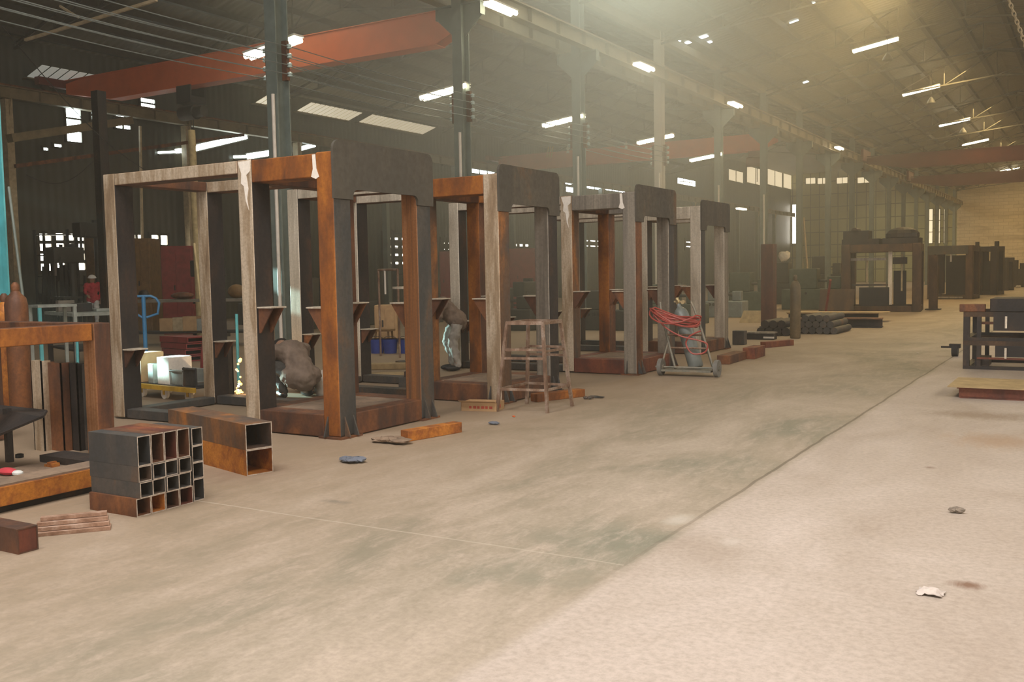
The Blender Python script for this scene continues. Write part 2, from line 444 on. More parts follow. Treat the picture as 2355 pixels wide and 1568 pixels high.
# the near wall of the aisle bay has the big open doorway that lets the daylight in
DX0, DX1, DZ = -8.5, 3.6, 5.2
w = MB(); w.box((XV, YN-.25, 0), (DX0, YN, ZV)); w.box((DX1, YN-.25, 0), (XR+.3, YN, ZV)); w.box((DX0, YN-.25, DZ), (DX1, YN, ZV))
w.prism([(XV, YN-.25, ZV), (XR+.3, YN-.25, ZV), (XRR, YN-.25, ZRR)], (0, .25, 0))
struct(w, 'wall_near_right', 'wall_sheet')
w = MB()
for a, b in (((DX0, YN-.3, 0), (DX0+.15, YN+.03, DZ)), ((DX1-.15, YN-.3, 0), (DX1, YN+.03, DZ)), ((DX0, YN-.3, DZ-.15), (DX1, YN+.03, DZ))): w.box(a, b)
struct(w, 'door_1', 'truss_dark')

# ------------------------------------------------------------------ windows: rectangles of daylight on the walls
WN = [0]
def window(corners, n, axis, frame='truss_dark', pane='daylight_pane', cols=1, rows=1, ft=.06, sill=False):
    """corners: opposite 3-D corners; axis 'x' for the left wall, 'y' for the far wall"""
    WN[0] += 1
    (x0, y0, z0), (x1, y1, z1) = corners
    z0, z1 = sorted((z0, z1))
    fr = MB(); pn = []
    if axis == 'x':
        y0, y1 = sorted((y0, y1)); P = lambda u, z, o: (XL+o, u, z); u0, u1 = y0, y1
    else:
        x0, x1 = sorted((x0, x1)); P = lambda u, z, o: (u, YF-o, z); u0, u1 = x0, x1
    for k in range(cols+1):
        u = u0 + (u1-u0)*k/cols; fr.box(P(u-ft/2, z0-ft/2, 0), P(u+ft/2, z1+ft/2, .09))
    for k in range(rows+1):
        z = z0 + (z1-z0)*k/rows; fr.box(P(u0, z-ft/2, 0), P(u1, z+ft/2, .08))
    o = struct(fr, 'window_%d' % WN[0], frame)
    MB().box(P(u0, z0, .015), P(u1, z1, .035)).build('pane', pane, o)
    return o
def wx(x0, y0, x1, y1, **k):      # rectangle seen on the left wall
    p = AX(x0, y1, XL); q = AX(x1, y0, XL); zt = (AX(x0, y0, XL).z + q.z)/2; zb = (p.z + AX(x1, y1, XL).z)/2
    return window(((XL, p.y, zb), (XL, q.y, zt)), 0, 'x', **k)
def wy(x0, y0, x1, y1, **k):      # rectangle seen on the far wall
    p = AY(x0, y1, YF); q = AY(x1, y0, YF)
    return window(((p.x, YF, p.z), (q.x, YF, q.z)), 0, 'y', **k)
# low row of workshop windows
for a in ((88, 534, 117, 626, 1, 4), (126, 534, 192, 624, 3, 4), (298, 537, 326, 618, 2, 3), (346, 538, 384, 622, 2, 3)):
    wx(*a[:4], cols=a[4], rows=a[5], pane='daylight_warm', ft=.11)
wx(458, 543, 500, 622, cols=3, rows=4, pane='daylight_dim')
for a in ((884, 540, 950, 614, 4, 4), (1015, 552, 1034, 580, 2, 2), (1176, 556, 1216, 572, 3, 1), (1336, 548, 1386, 572, 3, 2), (1575, 552, 1592, 572, 1, 2)):
    wx(*a[:4], cols=a[4], rows=a[5], pane='daylight_warm', ft=.3)
# upper windows and gaps
for a in ((150, 246, 183, 328, 1, 3), (262, 259, 284, 270, 1, 1), (262, 286, 298, 298, 2, 1), (320, 226, 354, 250, 1, 2), (206, 252, 213, 277, 1, 2),
          (227, 254, 236, 308, 1, 3), (120, 330, 140, 340, 1, 1), (95, 338, 109, 348, 1, 1)):
    wx(*a[:4], cols=a[4], rows=a[5])
for a in ((1016, 373, 1024, 380, 1, 1), (1082, 389, 1136, 402, 3, 1), (1297, 414, 1313, 425, 1, 1), (1299, 430, 1322, 443, 1, 1), (1347, 423, 1384, 436, 2, 1), (1390, 429, 1436, 441, 3, 1),
          (1556, 412, 1598, 426, 3, 1)):
    wx(*a[:4], cols=a[4], rows=a[5])
for a in ((1674, 392, 1708, 418, 2, 1), (1716, 386, 1756, 424, 2, 1), (1763, 388, 1798, 428, 2, 1), (1800, 395, 1822, 434, 1, 1)):
    wx(*a[:4], cols=a[4], rows=a[5], pane='daylight_dim')
for a in ((1853, 408, 1876, 424), (1880, 408, 1904, 424), (1924, 407, 1950, 423), (1972, 406, 2004, 422), (2092, 398, 2112, 420), (2124, 397, 2136, 412)):
    wy(*a[:4], cols=2, pane='daylight_dim')
wy(1822, 470, 1833, 560, rows=3, pane='daylight_warm')
for a in ((2133, 480, 2146, 560), (2152, 480, 2163, 560), (2170, 480, 2180, 560)):
    wy(*a[:4], rows=3, pane='daylight_dim')
# slanted daylight gap under the lean-to roof beyond the left wall
for i, (p, q, t) in enumerate((((362, 351), (412, 349), .07), ((402, 348), (442, 344), .16), ((442, 342), (565, 313), .22), ((536, 361), (566, 360), .1),
                               ((566, 360), (638, 349), .22), ((682, 344), (722, 333), .17))):
    a, b = AX(*p, XL), AX(*q, XL)
    WN[0] += 1
    o = struct(MB().bar((XL+.02, a.y, a.z), (XL+.02, b.y, b.z), .07, t+.1), 'window_%d' % WN[0], 'truss_dark')
    MB().bar((XL+.05, a.y, a.z), (XL+.05, b.y, b.z), .06, t).build('pane', 'daylight_pane', o)
# translucent ribbed sheets low in the roof over the left eaves
def roof_strip(pts, name, mat):
    WN[0] += 1
    a, b = AX(*pts[0], XL+.25), AX(*pts[1], XL+.25)
    z = (a.z+b.z)/2
    q = MB()
    k = max(4, int(abs(b.y-a.y)/.3))
    for i in range(k):
        y = a.y + (b.y-a.y)*i/k; y2 = a.y + (b.y-a.y)*(i+.8)/k
        q.prism([(XL+.3, y, z-.16), (XL+.3, y2, z-.16), (XL+1.1, y2, z+.1), (XL+1.1, y, z+.1)], (0, 0, .02))
    q.box((XL, a.y, z-.2), (XL+.3, b.y, z-.16), 1)
    struct(q, 'window_%d' % WN[0], [mat, 'runway_tan'])
M['translucent'] = glow('translucent', (1.0, .86, .56), .55)
M['translucent_grey'] = glow('translucent_grey', (.8, .85, .75), .18)
roof_strip(((682, 246), (802, 270)), 's', 'translucent')
roof_strip(((824, 275), (972, 300)), 's', 'translucent')
roof_strip(((586, 226), (636, 238)), 's', 'translucent')
roof_strip(((60, 160), (228, 200)), 's', 'translucent_grey')

def roof_gap(px, py, L_, w_, n):
    d = ray(px, py); k = (roof_z(XRR)-ZV)/(XRR-XV)
    t = (ZV - k*XV - CAM.z)/(d.z - k*d.x); p = CAM + d*t
    MB().prism([(p.x-L_/2, p.y-w_/2, p.z-.02-k*L_/2), (p.x+L_/2, p.y-w_/2, p.z-.02+k*L_/2), (p.x+L_/2, p.y+w_/2, p.z-.02+k*L_/2), (p.x-L_/2, p.y+w_/2, p.z-.02-k*L_/2)], (0, 0, -.015)).build('roof_gap', 'daylight_pane', ceiling)
for a in ((1555, 95, .3, .15), (1602, 89, .8, .25), (1624, 98, .4, .2), (1826, 48, .3, .08), (1858, 186, .4, .15), (2318, 95, .5, .1), (1868, 8, .2, .1)): roof_gap(*a, 0)
# ------------------------------------------------------------------ columns, runways, trusses, cranes
XC = -12.87
COLY = [7.75] + [13.3 + 6*i for i in range(17)]
ZRB, ZRT = 7.85, 8.25                      # crane runway beams
def rack(root, s):
    """board of four insulators on one side of a column"""
    b = MB().box((s*.16-.012, -.04, 5.15), (s*.26, .04, 5.85)).build('insulator_board', 'rust_brown', root)
    for k in range(4):
        z = 5.25 + k*.165
        MB().lathe((s*.30, 0, z-.045), [(.02, 0), (.045, .01), (.045, .03), (.03, .04), (.045, .05), (.045, .075), (.02, .09)], 12).build('insulator', 'porcelain', b, smooth=True)
def column(i, Y):
    white = i == 4
    names = ['turquoise roof column at the left edge of the picture',
             'tall grey-green roof column with insulator boards rising behind the nearest rusty press frame',
             'grey-green roof column with a bracket, right in front of the near orange crane girder',
             'grey-green roof column hazy in the light, standing behind the second press frame',
             'white painted roof column above the third press frame']
    if i < 5: lab = names[i]
    else: lab = '%s roof column beyond the white painted one in the row of columns' % ORD[i-5]
    r = thing('roof_column', lab, 'column', (XC, Y, 0), 0, 'roof columns between the two bays')
    mt = 'turquoise' if i == 0 else 'column_white' if white else 'column_green'
    b = MB()
    for s in (-1, 1): b.box((-.13, s*.15-.012, 0), (.13, s*.15+.012, ZV-.05))
    b.box((-.012, -.14, 0), (.012, .14, ZV-.05)); b.box((-.2, -.2, 0), (.2, .2, .02))
    b.build('shaft', mt, r)
    if i >= 1 and not white:
        for s in (-1, 1):
            MB().prism([(s*.13, -.012, ZRB-.75), (s*.13, -.012, ZRB-.02), (s*.62, -.012, ZRB-.02), (s*.62, -.012, ZRB-.3)], (0, .024, 0)).box(
                (s*.13, -.13, ZRB-.03), (s*.64, .13, ZRB-.005)).box((s*.61, -.1, ZRB-.3), (s*.625, .1, ZRB-.02)).build('bracket', mt, r)
    if 1 <= i <= 6:
        MB().tube([(.06, -.2, .4), (.06, -.2, 4.9)], .035, 8).build('conduit', 'conduit_white', r, smooth=True)
    if 1 <= i <= 4:
        rack(r, -1); rack(r, 1)
    return r
for i, Y in enumerate(COLY): column(i, Y)
def runway(x, y0, y1, lab, zb=ZRB, zt=ZRT):
    r = thing('crane_runway_beam', lab, 'beam', (x, y0, zb), 0)
    b = MB(); b.box((x-.13, y0, zb), (x+.13, y1, zb+.025)); b.box((x-.13, y0, zt-.025), (x+.13, y1, zt)); b.box((x-.01, y0, zb), (x+.01, y1, zt))
    y = y0+.75
    while y < y1:
        b.box((x-.12, y-.01, zb+.025), (x+.12, y+.01, zt-.025)); y += 1.5
    b.build('beam', 'runway_tan', r, world=True)
    MB().box((x-.035, y0, zt), (x+.035, y1, zt+.07)).build('rail', 'rust_brown', r, world=True)
    return r
runway(XC+.42, 6, YF-.2, 'long tan crane runway beam on the aisle side of the roof columns')
runway(XC-.42, 6, YF-.2, 'long tan crane runway beam on the far side of the roof columns')
ZLB, ZLT = 7.4, 7.78
runway(XL+.55, 10, YF-.2, 'long tan crane runway beam along the left wall', ZLB, ZLT)
# valley gutter beam over the column heads
single(MB().box((XC-.12, YN+.2, ZV-.32), (XC+.12, YF-.1, ZV-.06)), 'valley_beam', 'runway_tan', 'tan valley beam running along the tops of the roof columns', 'beam')
# posts of the left wall
wallY = [18.7, 25.8] + [31.8+6*i for i in range(13)]
for i, Y in enumerate(wallY):
    r = thing('wall_post', ('pale post of the left wall at the far left beside the turquoise column' if i == 0 else
                            'pale post of the left wall seen through the rear bay of the nearest press frame' if i == 1 else
                            '%s post of the left wall beyond the nearest press frame' % ORD[i-2]), 'post', (XL+.42, Y, 0), 0, 'posts of the left wall')
    MB().box((-.14, -.12, 0), (.14, .12, ZLB-.01)).build('shaft', 'pole_tan' if i < 3 else 'column_green', r)
    MB().prism([(.14, -.01, ZLB-.6), (.14, -.01, ZLB-.01), (.3, -.01, ZLB-.01)], (0, .02, 0)).build('bracket', 'pole_tan', r)
# roof trusses
def truss(Y, x0, x1, xr, label):
    q = MB(); zb = ZV-.35
    n = 8
    xs = [x0+(x1-x0)*i/n for i in range(n+1)]
    top = lambda x: roof_z(x)-.24
    bot = lambda x: min(top(x)-.12, zb + .5*(top(x)-zb-.3))
    for a, b in zip(xs, xs[1:]):
        q.bar((a, Y, top(a)), (b, Y, top(b)), .06); q.bar((a, Y, bot(a)), (b, Y, bot(b)), .06)
        q.bar((a, Y, bot(a)), (b, Y, top(b)), .04)
    for a in xs[1:-1]: q.bar((a, Y, bot(a)), (a, Y, top(a)), .04)
    return single(q, 'roof_truss', 'truss_dark', label, 'truss', 'roof trusses')
for i, Y in enumerate(COLY[1:]):
    w_ = ORD[i]
    truss(Y, XV+.1, XR-.05, XRR, 'dark roof truss over the right bay, %s from the camera' % w_)
    if i < 11: truss(Y, XL+.05, XV-.1, XRL, 'dark roof truss over the left bay, %s from the camera' % w_)
# pale wind braces in the top left corner
a, b = AY(58, 92, 12.0), AY(360, 0, 12.0)
single(MB().bar(a, b, .05), 'wind_brace', 'pole_tan', 'thin pale wind brace slanting across the top left of the roof', 'brace')
a, b = AY(138, 14, 12.4), AY(180, 40, 12.4)
single(MB().bar(a, b, .04), 'wind_brace', 'pole_tan', 'short pale brace meeting the longer wind brace at top left', 'brace')
# crane girders
def girder(Y, x0, x1, zb, zt, mat, label, marks=0, dark=None):
    r = thing('overhead_crane', label, 'crane', ((x0+x1)/2, Y, zb), 0)
    q = MB(); t = 2.2
    for s in (-1, 1):
        q.prism([(x0, Y+s*.2, zt-.42), (x0+t, Y+s*.2, zb), (x1-t*.4, Y+s*.2, zb), (x1, Y+s*.2, zt-.42), (x1, Y+s*.2, zt), (x0+.8, Y+s*.2, zt), (x0, Y+s*.2, zt-.1)], (0, .015, 0))
    q.box((x0, Y-.24, zt), (x1, Y+.24, zt+.02)); q.box((x0+t, Y-.24, zb-.02), (x1-t*.4, Y+.24, zb))
    q.bar((x0, Y, zt-.42), (x0+t, Y, zb), .4, .02)
    q.build('girder', mat, r, world=True)
    left_bay = x0 < XC
    if left_bay: ends = ((XL+.55, .12, 8.0, 8.25, XL+.55, 7.98), (x1+.095, .075, 7.92, 8.6, x1+.33, 8.46))
    else: ends = ((x0-.095, .075, 7.92, 8.6, x0-.33, 8.46), (x1+.095, .075, 7.92, 8.6, x1+.2, 8.46))
    for xc, hw, za, zb_, xw, zw in ends:
        e = MB().box((xc-hw, Y-1.1, za), (xc+hw, Y+1.1, zb_)).build('end_carriage', 'crane_red', r, world=True)
        for yy in (-.85, .85):
            w0 = min(xc-hw, xw-.06) if not (left_bay and xc < -20) else xw-.06
            MB().tube([(xw-.06, Y+yy, zw), (xw+.06, Y+yy, zw)], .13, 14).build('wheel', 'dark_paint', e, world=True, smooth=True)
    return r
g1 = girder(20.8, XL+.75, XC-.75, 7.42, 8.22, 'crane_orange', 'big orange overhead crane girder spanning the left bay nearest the camera')
g2 = girder(48.0, XL+.75, XC-.75, 7.42, 8.22, 'crane_orange', 'orange overhead crane girder farther down the left bay, behind the hazy columns')
g3 = girder(62.0, XC+.75, XR-.3, 7.42, 8.22, 'crane_red', 'dull red overhead crane girder across the right bay at the upper right')
g4 = girder(78.0, XC+.75, XR-.3, 7.42, 8.22, 'crane_red', 'dark red overhead crane girder just in front of the white end wall')
# white arrow-like marks on the second girder, and pale scuff on the first
for px, py in ((1306, 343), (1440, 333)):
    c = AY(px, py, 47.78)
    MB().prism([(c.x-.09, c.y, c.z-.2), (c.x+.09, c.y, c.z-.2), (c.x+.05, c.y, c.z), (c.x+.12, c.y, c.z), (c.x, c.y, c.z+.2), (c.x-.12, c.y, c.z), (c.x-.05, c.y, c.z)], (0, -.012, 0)).build('paint_mark', 'filler_white', g2, world=True)
for k in range(3):
    c = AY(1256+k*5, 350, 47.78)
    MB().prism([(c.x, c.y, c.z-.3), (c.x+.06, c.y, c.z-.3), (c.x+.2, c.y, c.z+.3), (c.x+.14, c.y, c.z+.3)], (0, -.012, 0)).build('paint_mark', 'yellow_paint', g2, world=True)
# hoist under the first girder
c = AY(440, 232, 20.8)
h = thing('chain_hoist', 'dark electric hoist hanging under the near orange crane girder', 'hoist', (c.x, 20.8, 6.6))
MB().tube([(-.42, 0, .05), (.2, 0, .05)], .22, 18).build('drum', 'dark_paint', h, smooth=True)
MB().tube([(.2, 0, .05), (.55, 0, .05)], .17, 16).build('motor', 'dark_paint', h, smooth=True)
q = MB(); q.box((-.3, -.3, .5), (.3, -.24, .82)); q.box((-.3, .24, .5), (.3, .3, .82)); q.box((-.3, -.3, .3), (.3, .3, .5)); q.build('trolley', 'black', h)
for x in (-.05, .05): MB().tube([(x, 0, -.15), (x, 0, -.75)], .012, 6).build('rope', 'black', h)
q = MB().box((-.08, -.06, -.95), (.08, .06, -.72)); q.tube([(0, 0, -.95), (0, 0, -1.05), (.06, 0, -1.12), (.02, 0, -1.2), (-.06, 0, -1.15)], .018, 8); q.build('hook_block', 'rust_brown', h)
# hoist of the second girder
c = AY(1832, 378, 48)
h2 = thing('chain_hoist', 'red electric hoist hanging under the far orange crane girder', 'hoist', (-14.6, 48, 6.9))
MB().tube([(-.5, 0, 0), (.3, 0, 0)], .24, 14).build('drum', 'crane_red', h2, smooth=True)
MB().box((-.35, -.3, .2), (.25, .3, .5)).build('trolley', 'crane_red', h2)
MB().tube([(0, 0, -.2), (0, 0, -1.0)], .02, 6).build('rope', 'black', h2)
# hanging chain at the upper right
q = MB(); p0, p1 = AD(2313, -20, 18), AD(2368, 130, 18)
nl = 16
for k in range(nl):
    c = p0.lerp(p1, (k+.5)/nl); d = (p1-p0).normalized(); u = d.cross(Vector((0, 0, 1))).normalized(); v = d.cross(u)
    if k % 2: u = v
    pts = [c + d*(.055*math.cos(t*PI/6)) + u*(.03*math.sin(t*PI/6)) for t in range(13)]
    q.tube(pts, .010, 6)
single(q, 'lifting_chain', 'pole_tan', 'pale lifting chain hanging from the roof in the upper right corner', 'chain')
# lamps
def lamp(name, p, d, L, label, group, tubes=1):
    """double fluorescent batten along direction d"""
    r = thing(name, label, 'lamp', p, 0, group)
    d = Vector(d).normalized()*L/2; s = Vector((0, 0, 1)).cross(d).normalized()
    MB().bar(-d, d, .26, .04).build('housing', 'lamp_housing', r)
    for k in (-1, 1):
        MB().tube([s*(.075*k) - d*.97 - Vector((0, 0, .07)), s*(.075*k) + d*.97 - Vector((0, 0, .07))], .05, 8).build('fluorescent_tube', 'tube_lamp', r, smooth=True)
    return r
def hang(root, z):
    for s in (-.4, .4): MB().bar((s, 0, .02), (s, 0, z), .015).build('hanger', 'truss_dark', root)
XR_L = -7.5
near = ['first and largest', 'second', 'third', 'fourth', 'fifth']
for i, px in enumerate((2013, 2118, 2195, 2243, 2322)):
    py = (100, 205, 279, 325, 388)[i]
    p = AX(px, py, XR_L)
    r = lamp('ceiling_lamp', p, (1, 0, .16), 1.7, '%s glowing ceiling lamp of the row at the upper right' % near[i], 'ceiling lamps of the right bay')
    hang(r, roof_z(p.x)-p.z-.02)
    # small dark bell-shaped shade hanging beside each lamp
    sh = thing('bell_lamp', 'unlit bell lamp hanging just under the %s ceiling lamp at the upper right' % near[i].split()[0], 'lamp', p + Vector((.5, -.3, -.75)), 0, 'unlit bell lamps')
    MB().lathe((0, 0, 0), [(.2, 0), (.17, .1), (.1, .2), (.05, .28)], 14).build('shade', 'dark_paint', sh, smooth=True)
    MB().tube([(0, 0, .28), (0, 0, roof_z(p.x+.5)-p.z+.72)], .012, 6).build('cord', 'black', sh)
for i, (px, py) in enumerate(((1152, 13), (1481, 149), (1691, 237), (1930, 338))):
    p = AX(px, py, -11.95)
    r = lamp('runway_lamp', p, (0, 1, 0), 1.15, '%s glowing lamp of the row fixed along the long runway beam' % near[i].split()[0], 'lamps along the runway beam')
    MB().bar((0, 0, .03), (-.36, 0, .03), .04).build('arm', 'truss_dark', r)
for i, (px, py) in enumerate(((627, 103), (1022, 206), (1296, 273), (1507, 316), (1624, 358))):
    p = AX(px, py, -13.45)
    r = lamp('column_lamp', p, (1, 0, .12), 1.35,
             ['glowing lamp on the tall column behind the nearest press frame', 'glowing lamp beside the column with the bracket, below the near crane girder',
              'glowing lamp left of the hazy column above the second press frame', 'glowing lamp left of the white painted column', 'small glowing lamp left of the column just beyond the white one'][i], 'lamps fixed beside the columns')
    MB().bar((.2, .0, .02), (.45, min(COLY, key=lambda y: abs(y-p.y))-p.y, .02), .04).build('arm', 'truss_dark', r)
# small lamps low on the left side
for i, (px, py) in enumerate(((1577, 419), (1705, 478))):
    p = AX(px, py, -20)
    lamp('tube_light', p, (0, 1, 0), 1.6, ['glowing tube lamp in the left bay above the fourth press frame', 'small lit tube lamp right of the fourth press frame'][i], 'lamp')['category'] = 'lamp'
# crane power wires along the columns
for s, nm in ((-1, 'far'), (1, 'aisle')):
    for k in range(4):
        z = 5.25 + k*.165; x = XC + s*.30; q = MB(); ys = [7.75, 13.3, 19.3, 25.3, 31.3]; pts = []
        for a, b in zip(ys, ys[1:]):
            for t in range(8): pts.append((x, a+(b-a)*t/8, z-.05*math.sin(PI*t/8)))
        pts.append((x, ys[-1], z))
        q.tube(pts, .009, 5)
        single(q, 'power_wire', 'cylinder_grey', '%s bare power wire from below on the %s side of the roof columns' % (['lowest', 'second', 'third', 'topmost'][k], nm), 'wire', 'bare power wires along the columns')
p = AD(5, 60, 14); q2 = AD(340, 395, 24)
single(MB().tube([p.lerp(q2, t/10) - Vector((0, 0, .25*math.sin(PI*t/10))) for t in range(11)], .008, 5), 'guy_wire', 'black', 'thin dark wire sloping down right from the top of the turquoise column', 'wire')
p = AX(60, 402, -29.5); q2 = AX(215, 370, -29.5)
single(MB().tube([p.lerp(q2, t/10) - Vector((0, 0, .5*math.sin(PI*t/10))) for t in range(11)], .012, 5), 'slack_cable', 'black', 'slack cable sagging in front of the left wall', 'cable')
# braces and ties on the left side
single(MB().bar(AX(22, 318, -28.5), AX(300, 277, -28.5), .3, .25), 'tie_beam', 'runway_tan', 'tan tie beam slanting up along the left wall below the runway', 'beam')
single(MB().bar(AX(35, 382, -29), AX(560, 310, -29), .12), 'tie_beam', 'rust_brown', 'thin brown tie bar slanting along the left wall', 'beam')
single(MB().bar(AX(322, 290, -28.6), AX(330, 700, -28.6), .07), 'standing_pole', 'pole_tan', 'thin pale pole standing by the left wall behind the nearest frame', 'pole')
p = AX(226, 210, -24); single(MB().box((p.x-.14, p.y-.14, 0), (p.x+.14, p.y+.14, p.z)), 'standing_post', 'mill_dark', 'dark post standing left of the nearest press frame, under the crane girder end', 'post')
# ------------------------------------------------------------------ the rusty press frames
def press_frame(label, a0, y0, L=1.35, posts=None, head='head_grey', aisle='mill_dark', beam='rust_orange', base='rust_brown', body='rust_brown', smear=True, top=2.82, rear=True, ra=0.0):
    """posts: near-face material of A near, A far, B near, B far, C near, C far"""
    r = thing('press_frame', label, 'machine frame', (-(a0+1.7), y0+L/2, 0), 0, 'rusty press frames along the aisle')
    posts = posts or ['rust_orange']*6
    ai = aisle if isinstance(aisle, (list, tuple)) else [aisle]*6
    A = (a0, a0+.215); B = (a0+1.09, a0+1.295); C = (a0+3.26+ra, a0+3.46+ra); D = .25
    N = (y0, y0+D); Fr = (y0+L, y0+L+D)
    k = 0
    W = dict(parent=r, world=True)
    def bx(x, y, z, **kw): return MB().box((-x[0], y[0], z[0]), (-x[1], y[1], z[1]), **kw)
    for nm, (xa, yy) in (('A', (A, N)), ('A', (A, Fr)), ('B', (B, N)), ('B', (B, Fr)), ('C', (C, N)), ('C', (C, Fr))):
        if nm == 'C' and not rear: k += 1; continue
        z1 = top
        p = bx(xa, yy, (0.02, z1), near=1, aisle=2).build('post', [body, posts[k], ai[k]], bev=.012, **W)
        if nm == 'A':
            g = MB().box((-xa[1]-.04, yy[0]-.04, 0), (-xa[0]+.04, yy[1]+.04, .02)).build('foot_plate', 'rust_brown', p, world=True)
            for s in (0, 1):
                MB().prism([(-xa[0]+.001, yy[0]+.06+s*.13, .02), (-xa[0]+.07, yy[0]+.06+s*.13, .02), (-xa[0]+.001, yy[0]+.06+s*.13, .22)], (0, .015, 0)).build('gusset', 'mill_grey', p, world=True)
            MB().prism([(-xa[1]+.05, yy[0]-.001, .02), (-xa[1]+.05, yy[0]-.07, .02), (-xa[1]+.05, yy[0]-.001, .22)], (.015, 0, 0)).build('gusset', 'mill_grey', p, world=True)
        k += 1
    zt = .235
    for yy in (N, Fr):
        bx((A[1], B[0]), yy, (.01, zt)).build('base_beam', base, bev=.01, **W)
        bx((A[1], B[0]), yy, (top-.24, top-.01), top=0).build('top_beam', beam, bev=.01, **W)
        if rear:
            bx((B[1], C[0]), yy, (top-.135, top-.003), near=1).build('rear_top_beam', [body, posts[4] if posts[4] != 'rust_orange' else 'pale_steel'], bev=.01, **W)
            bx((B[1], C[0]), (yy[0]+.03, yy[1]-.03), (.01, .115)).build('rear_base_beam', 'mill_grey', bev=.008, **W)
    for xa in (A, B):
        bx(xa, (N[1], Fr[0]), (.01, zt)).build('base_beam', base, bev=.01, **W)
    bx(A, (N[1], Fr[0]), (top-.24, top-.01)).build('top_beam', body, bev=.01, **W)
    bx(B, (N[1], Fr[0]), (top-.24, top-.01)).build('top_beam', body, bev=.01, **W)
    if rear:
        bx(C, (N[1], Fr[0]), (.01, .10)).build('rear_base_beam', 'mill_grey', bev=.008, **W)
        bx(C, (N[1], Fr[0]), (top-.12, top-.003)).build('rear_top_beam', body, bev=.01, **W)
    bx((A[1], B[0]), (N[1], Fr[0]), (zt-.03, zt-.005)).build('deck_plate', 'deck_dust', **W)
    # head plate on the aisle side: inverted U with rounded corners
    X = -a0; ya, yb = y0-.02, y0+L+D+.02; zt_, zi, zb = 2.93, 2.46, 2.36
    def arc(cy_, cz_, rr, t0, t1, n=6): return [(X, cy_+rr*math.cos(t0+(t1-t0)*i/n), cz_+rr*math.sin(t0+(t1-t0)*i/n)) for i in range(n+1)]
    ia, ib = y0+D+.01, y0+L-.01
    out = [(X, ya, zb)] + arc(ya+.09, zt_-.09, .09, PI, PI/2) + arc(yb-.09, zt_-.09, .09, PI/2, 0) + [(X, yb, zb), (X, ib, zb)] + arc(ib-.07, zi-.07, .07, 0, PI/2) + arc(ia+.07, zi-.07, .07, PI/2, PI) + [(X, ia, zb)]
    MB().prism(out, (.03, 0, 0)).build('head_plate', head, **W)
    # support brackets facing each other inside the frame
    def bracket(x, s, y, z=1.29, w=.2, h=.26):
        q = MB(); q.box((x, y, z), (x+s*w, y+.22, z+.015), 1)
        for yy in (y+.02, y+.17): q.prism([(x, yy, z), (x+s*w, yy, z), (x+s*.02, yy, z-h), (x, yy, z-h)], (0, .015, 0))
        q.build('support_bracket', [body, 'bare_steel'], **W)
    for yy in (N, Fr):
        bracket(-B[0], 1, yy[0]+.01); bracket(-A[1], -1, yy[0]+.01)
        if rear: bracket(-C[0], 1, yy[0]+.01, .80, .17, .2)
    if smear:
        x = -(B[0]+B[1])/2; y = y0-.004
        q = MB(); o = [(-.085, 2.80), (.09, 2.81), (.085, 2.70), (.03, 2.66), (.055, 2.52), (.03, 2.42), (.05, 2.30), (.01, 2.40), (-.01, 2.55), (-.05, 2.58), (-.04, 2.68)]
        q.prism([(x+u, y, v) for u, v in o], (0, .006, 0)); q.build('filler_smear', 'filler_white', **W)
        x = -A[1]-.02
        o = [(-.02, 2.80), (.02, 2.80), (.03, 2.66), (.06, 2.58), (.02, 2.56), (-.04, 2.585), (-.015, 2.66)]
        MB().prism([(x+u, y-.002, v) for u, v in o], (0, .006, 0)).build('filler_smear', 'filler_white', **W)
    return r
f1 = press_frame('nearest rusty press frame with an orange corner post and grey rounded head plate', 6.385, 7.3,
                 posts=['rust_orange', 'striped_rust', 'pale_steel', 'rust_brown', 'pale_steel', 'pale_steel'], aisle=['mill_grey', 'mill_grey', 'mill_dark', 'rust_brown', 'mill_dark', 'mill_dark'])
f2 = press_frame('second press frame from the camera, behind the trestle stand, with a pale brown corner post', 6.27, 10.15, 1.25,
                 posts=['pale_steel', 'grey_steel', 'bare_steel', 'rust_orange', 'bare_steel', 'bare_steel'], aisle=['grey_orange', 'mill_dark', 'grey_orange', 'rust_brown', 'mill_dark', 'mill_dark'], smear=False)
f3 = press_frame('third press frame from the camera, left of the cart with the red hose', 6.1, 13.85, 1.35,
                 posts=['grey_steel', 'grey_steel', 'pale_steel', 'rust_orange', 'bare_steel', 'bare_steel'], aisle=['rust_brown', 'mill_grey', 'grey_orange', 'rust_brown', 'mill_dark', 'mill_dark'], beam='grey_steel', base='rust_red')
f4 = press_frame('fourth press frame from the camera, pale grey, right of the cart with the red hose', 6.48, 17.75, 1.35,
                 posts=['bare_steel', 'bare_steel', 'bare_steel', 'grey_steel', 'bare_steel', 'bare_steel'], aisle=['mill_grey', 'grey_steel', 'mill_grey', 'mill_grey', 'mill_dark', 'mill_dark'], beam='bare_steel', base='rust_brown', smear=False)

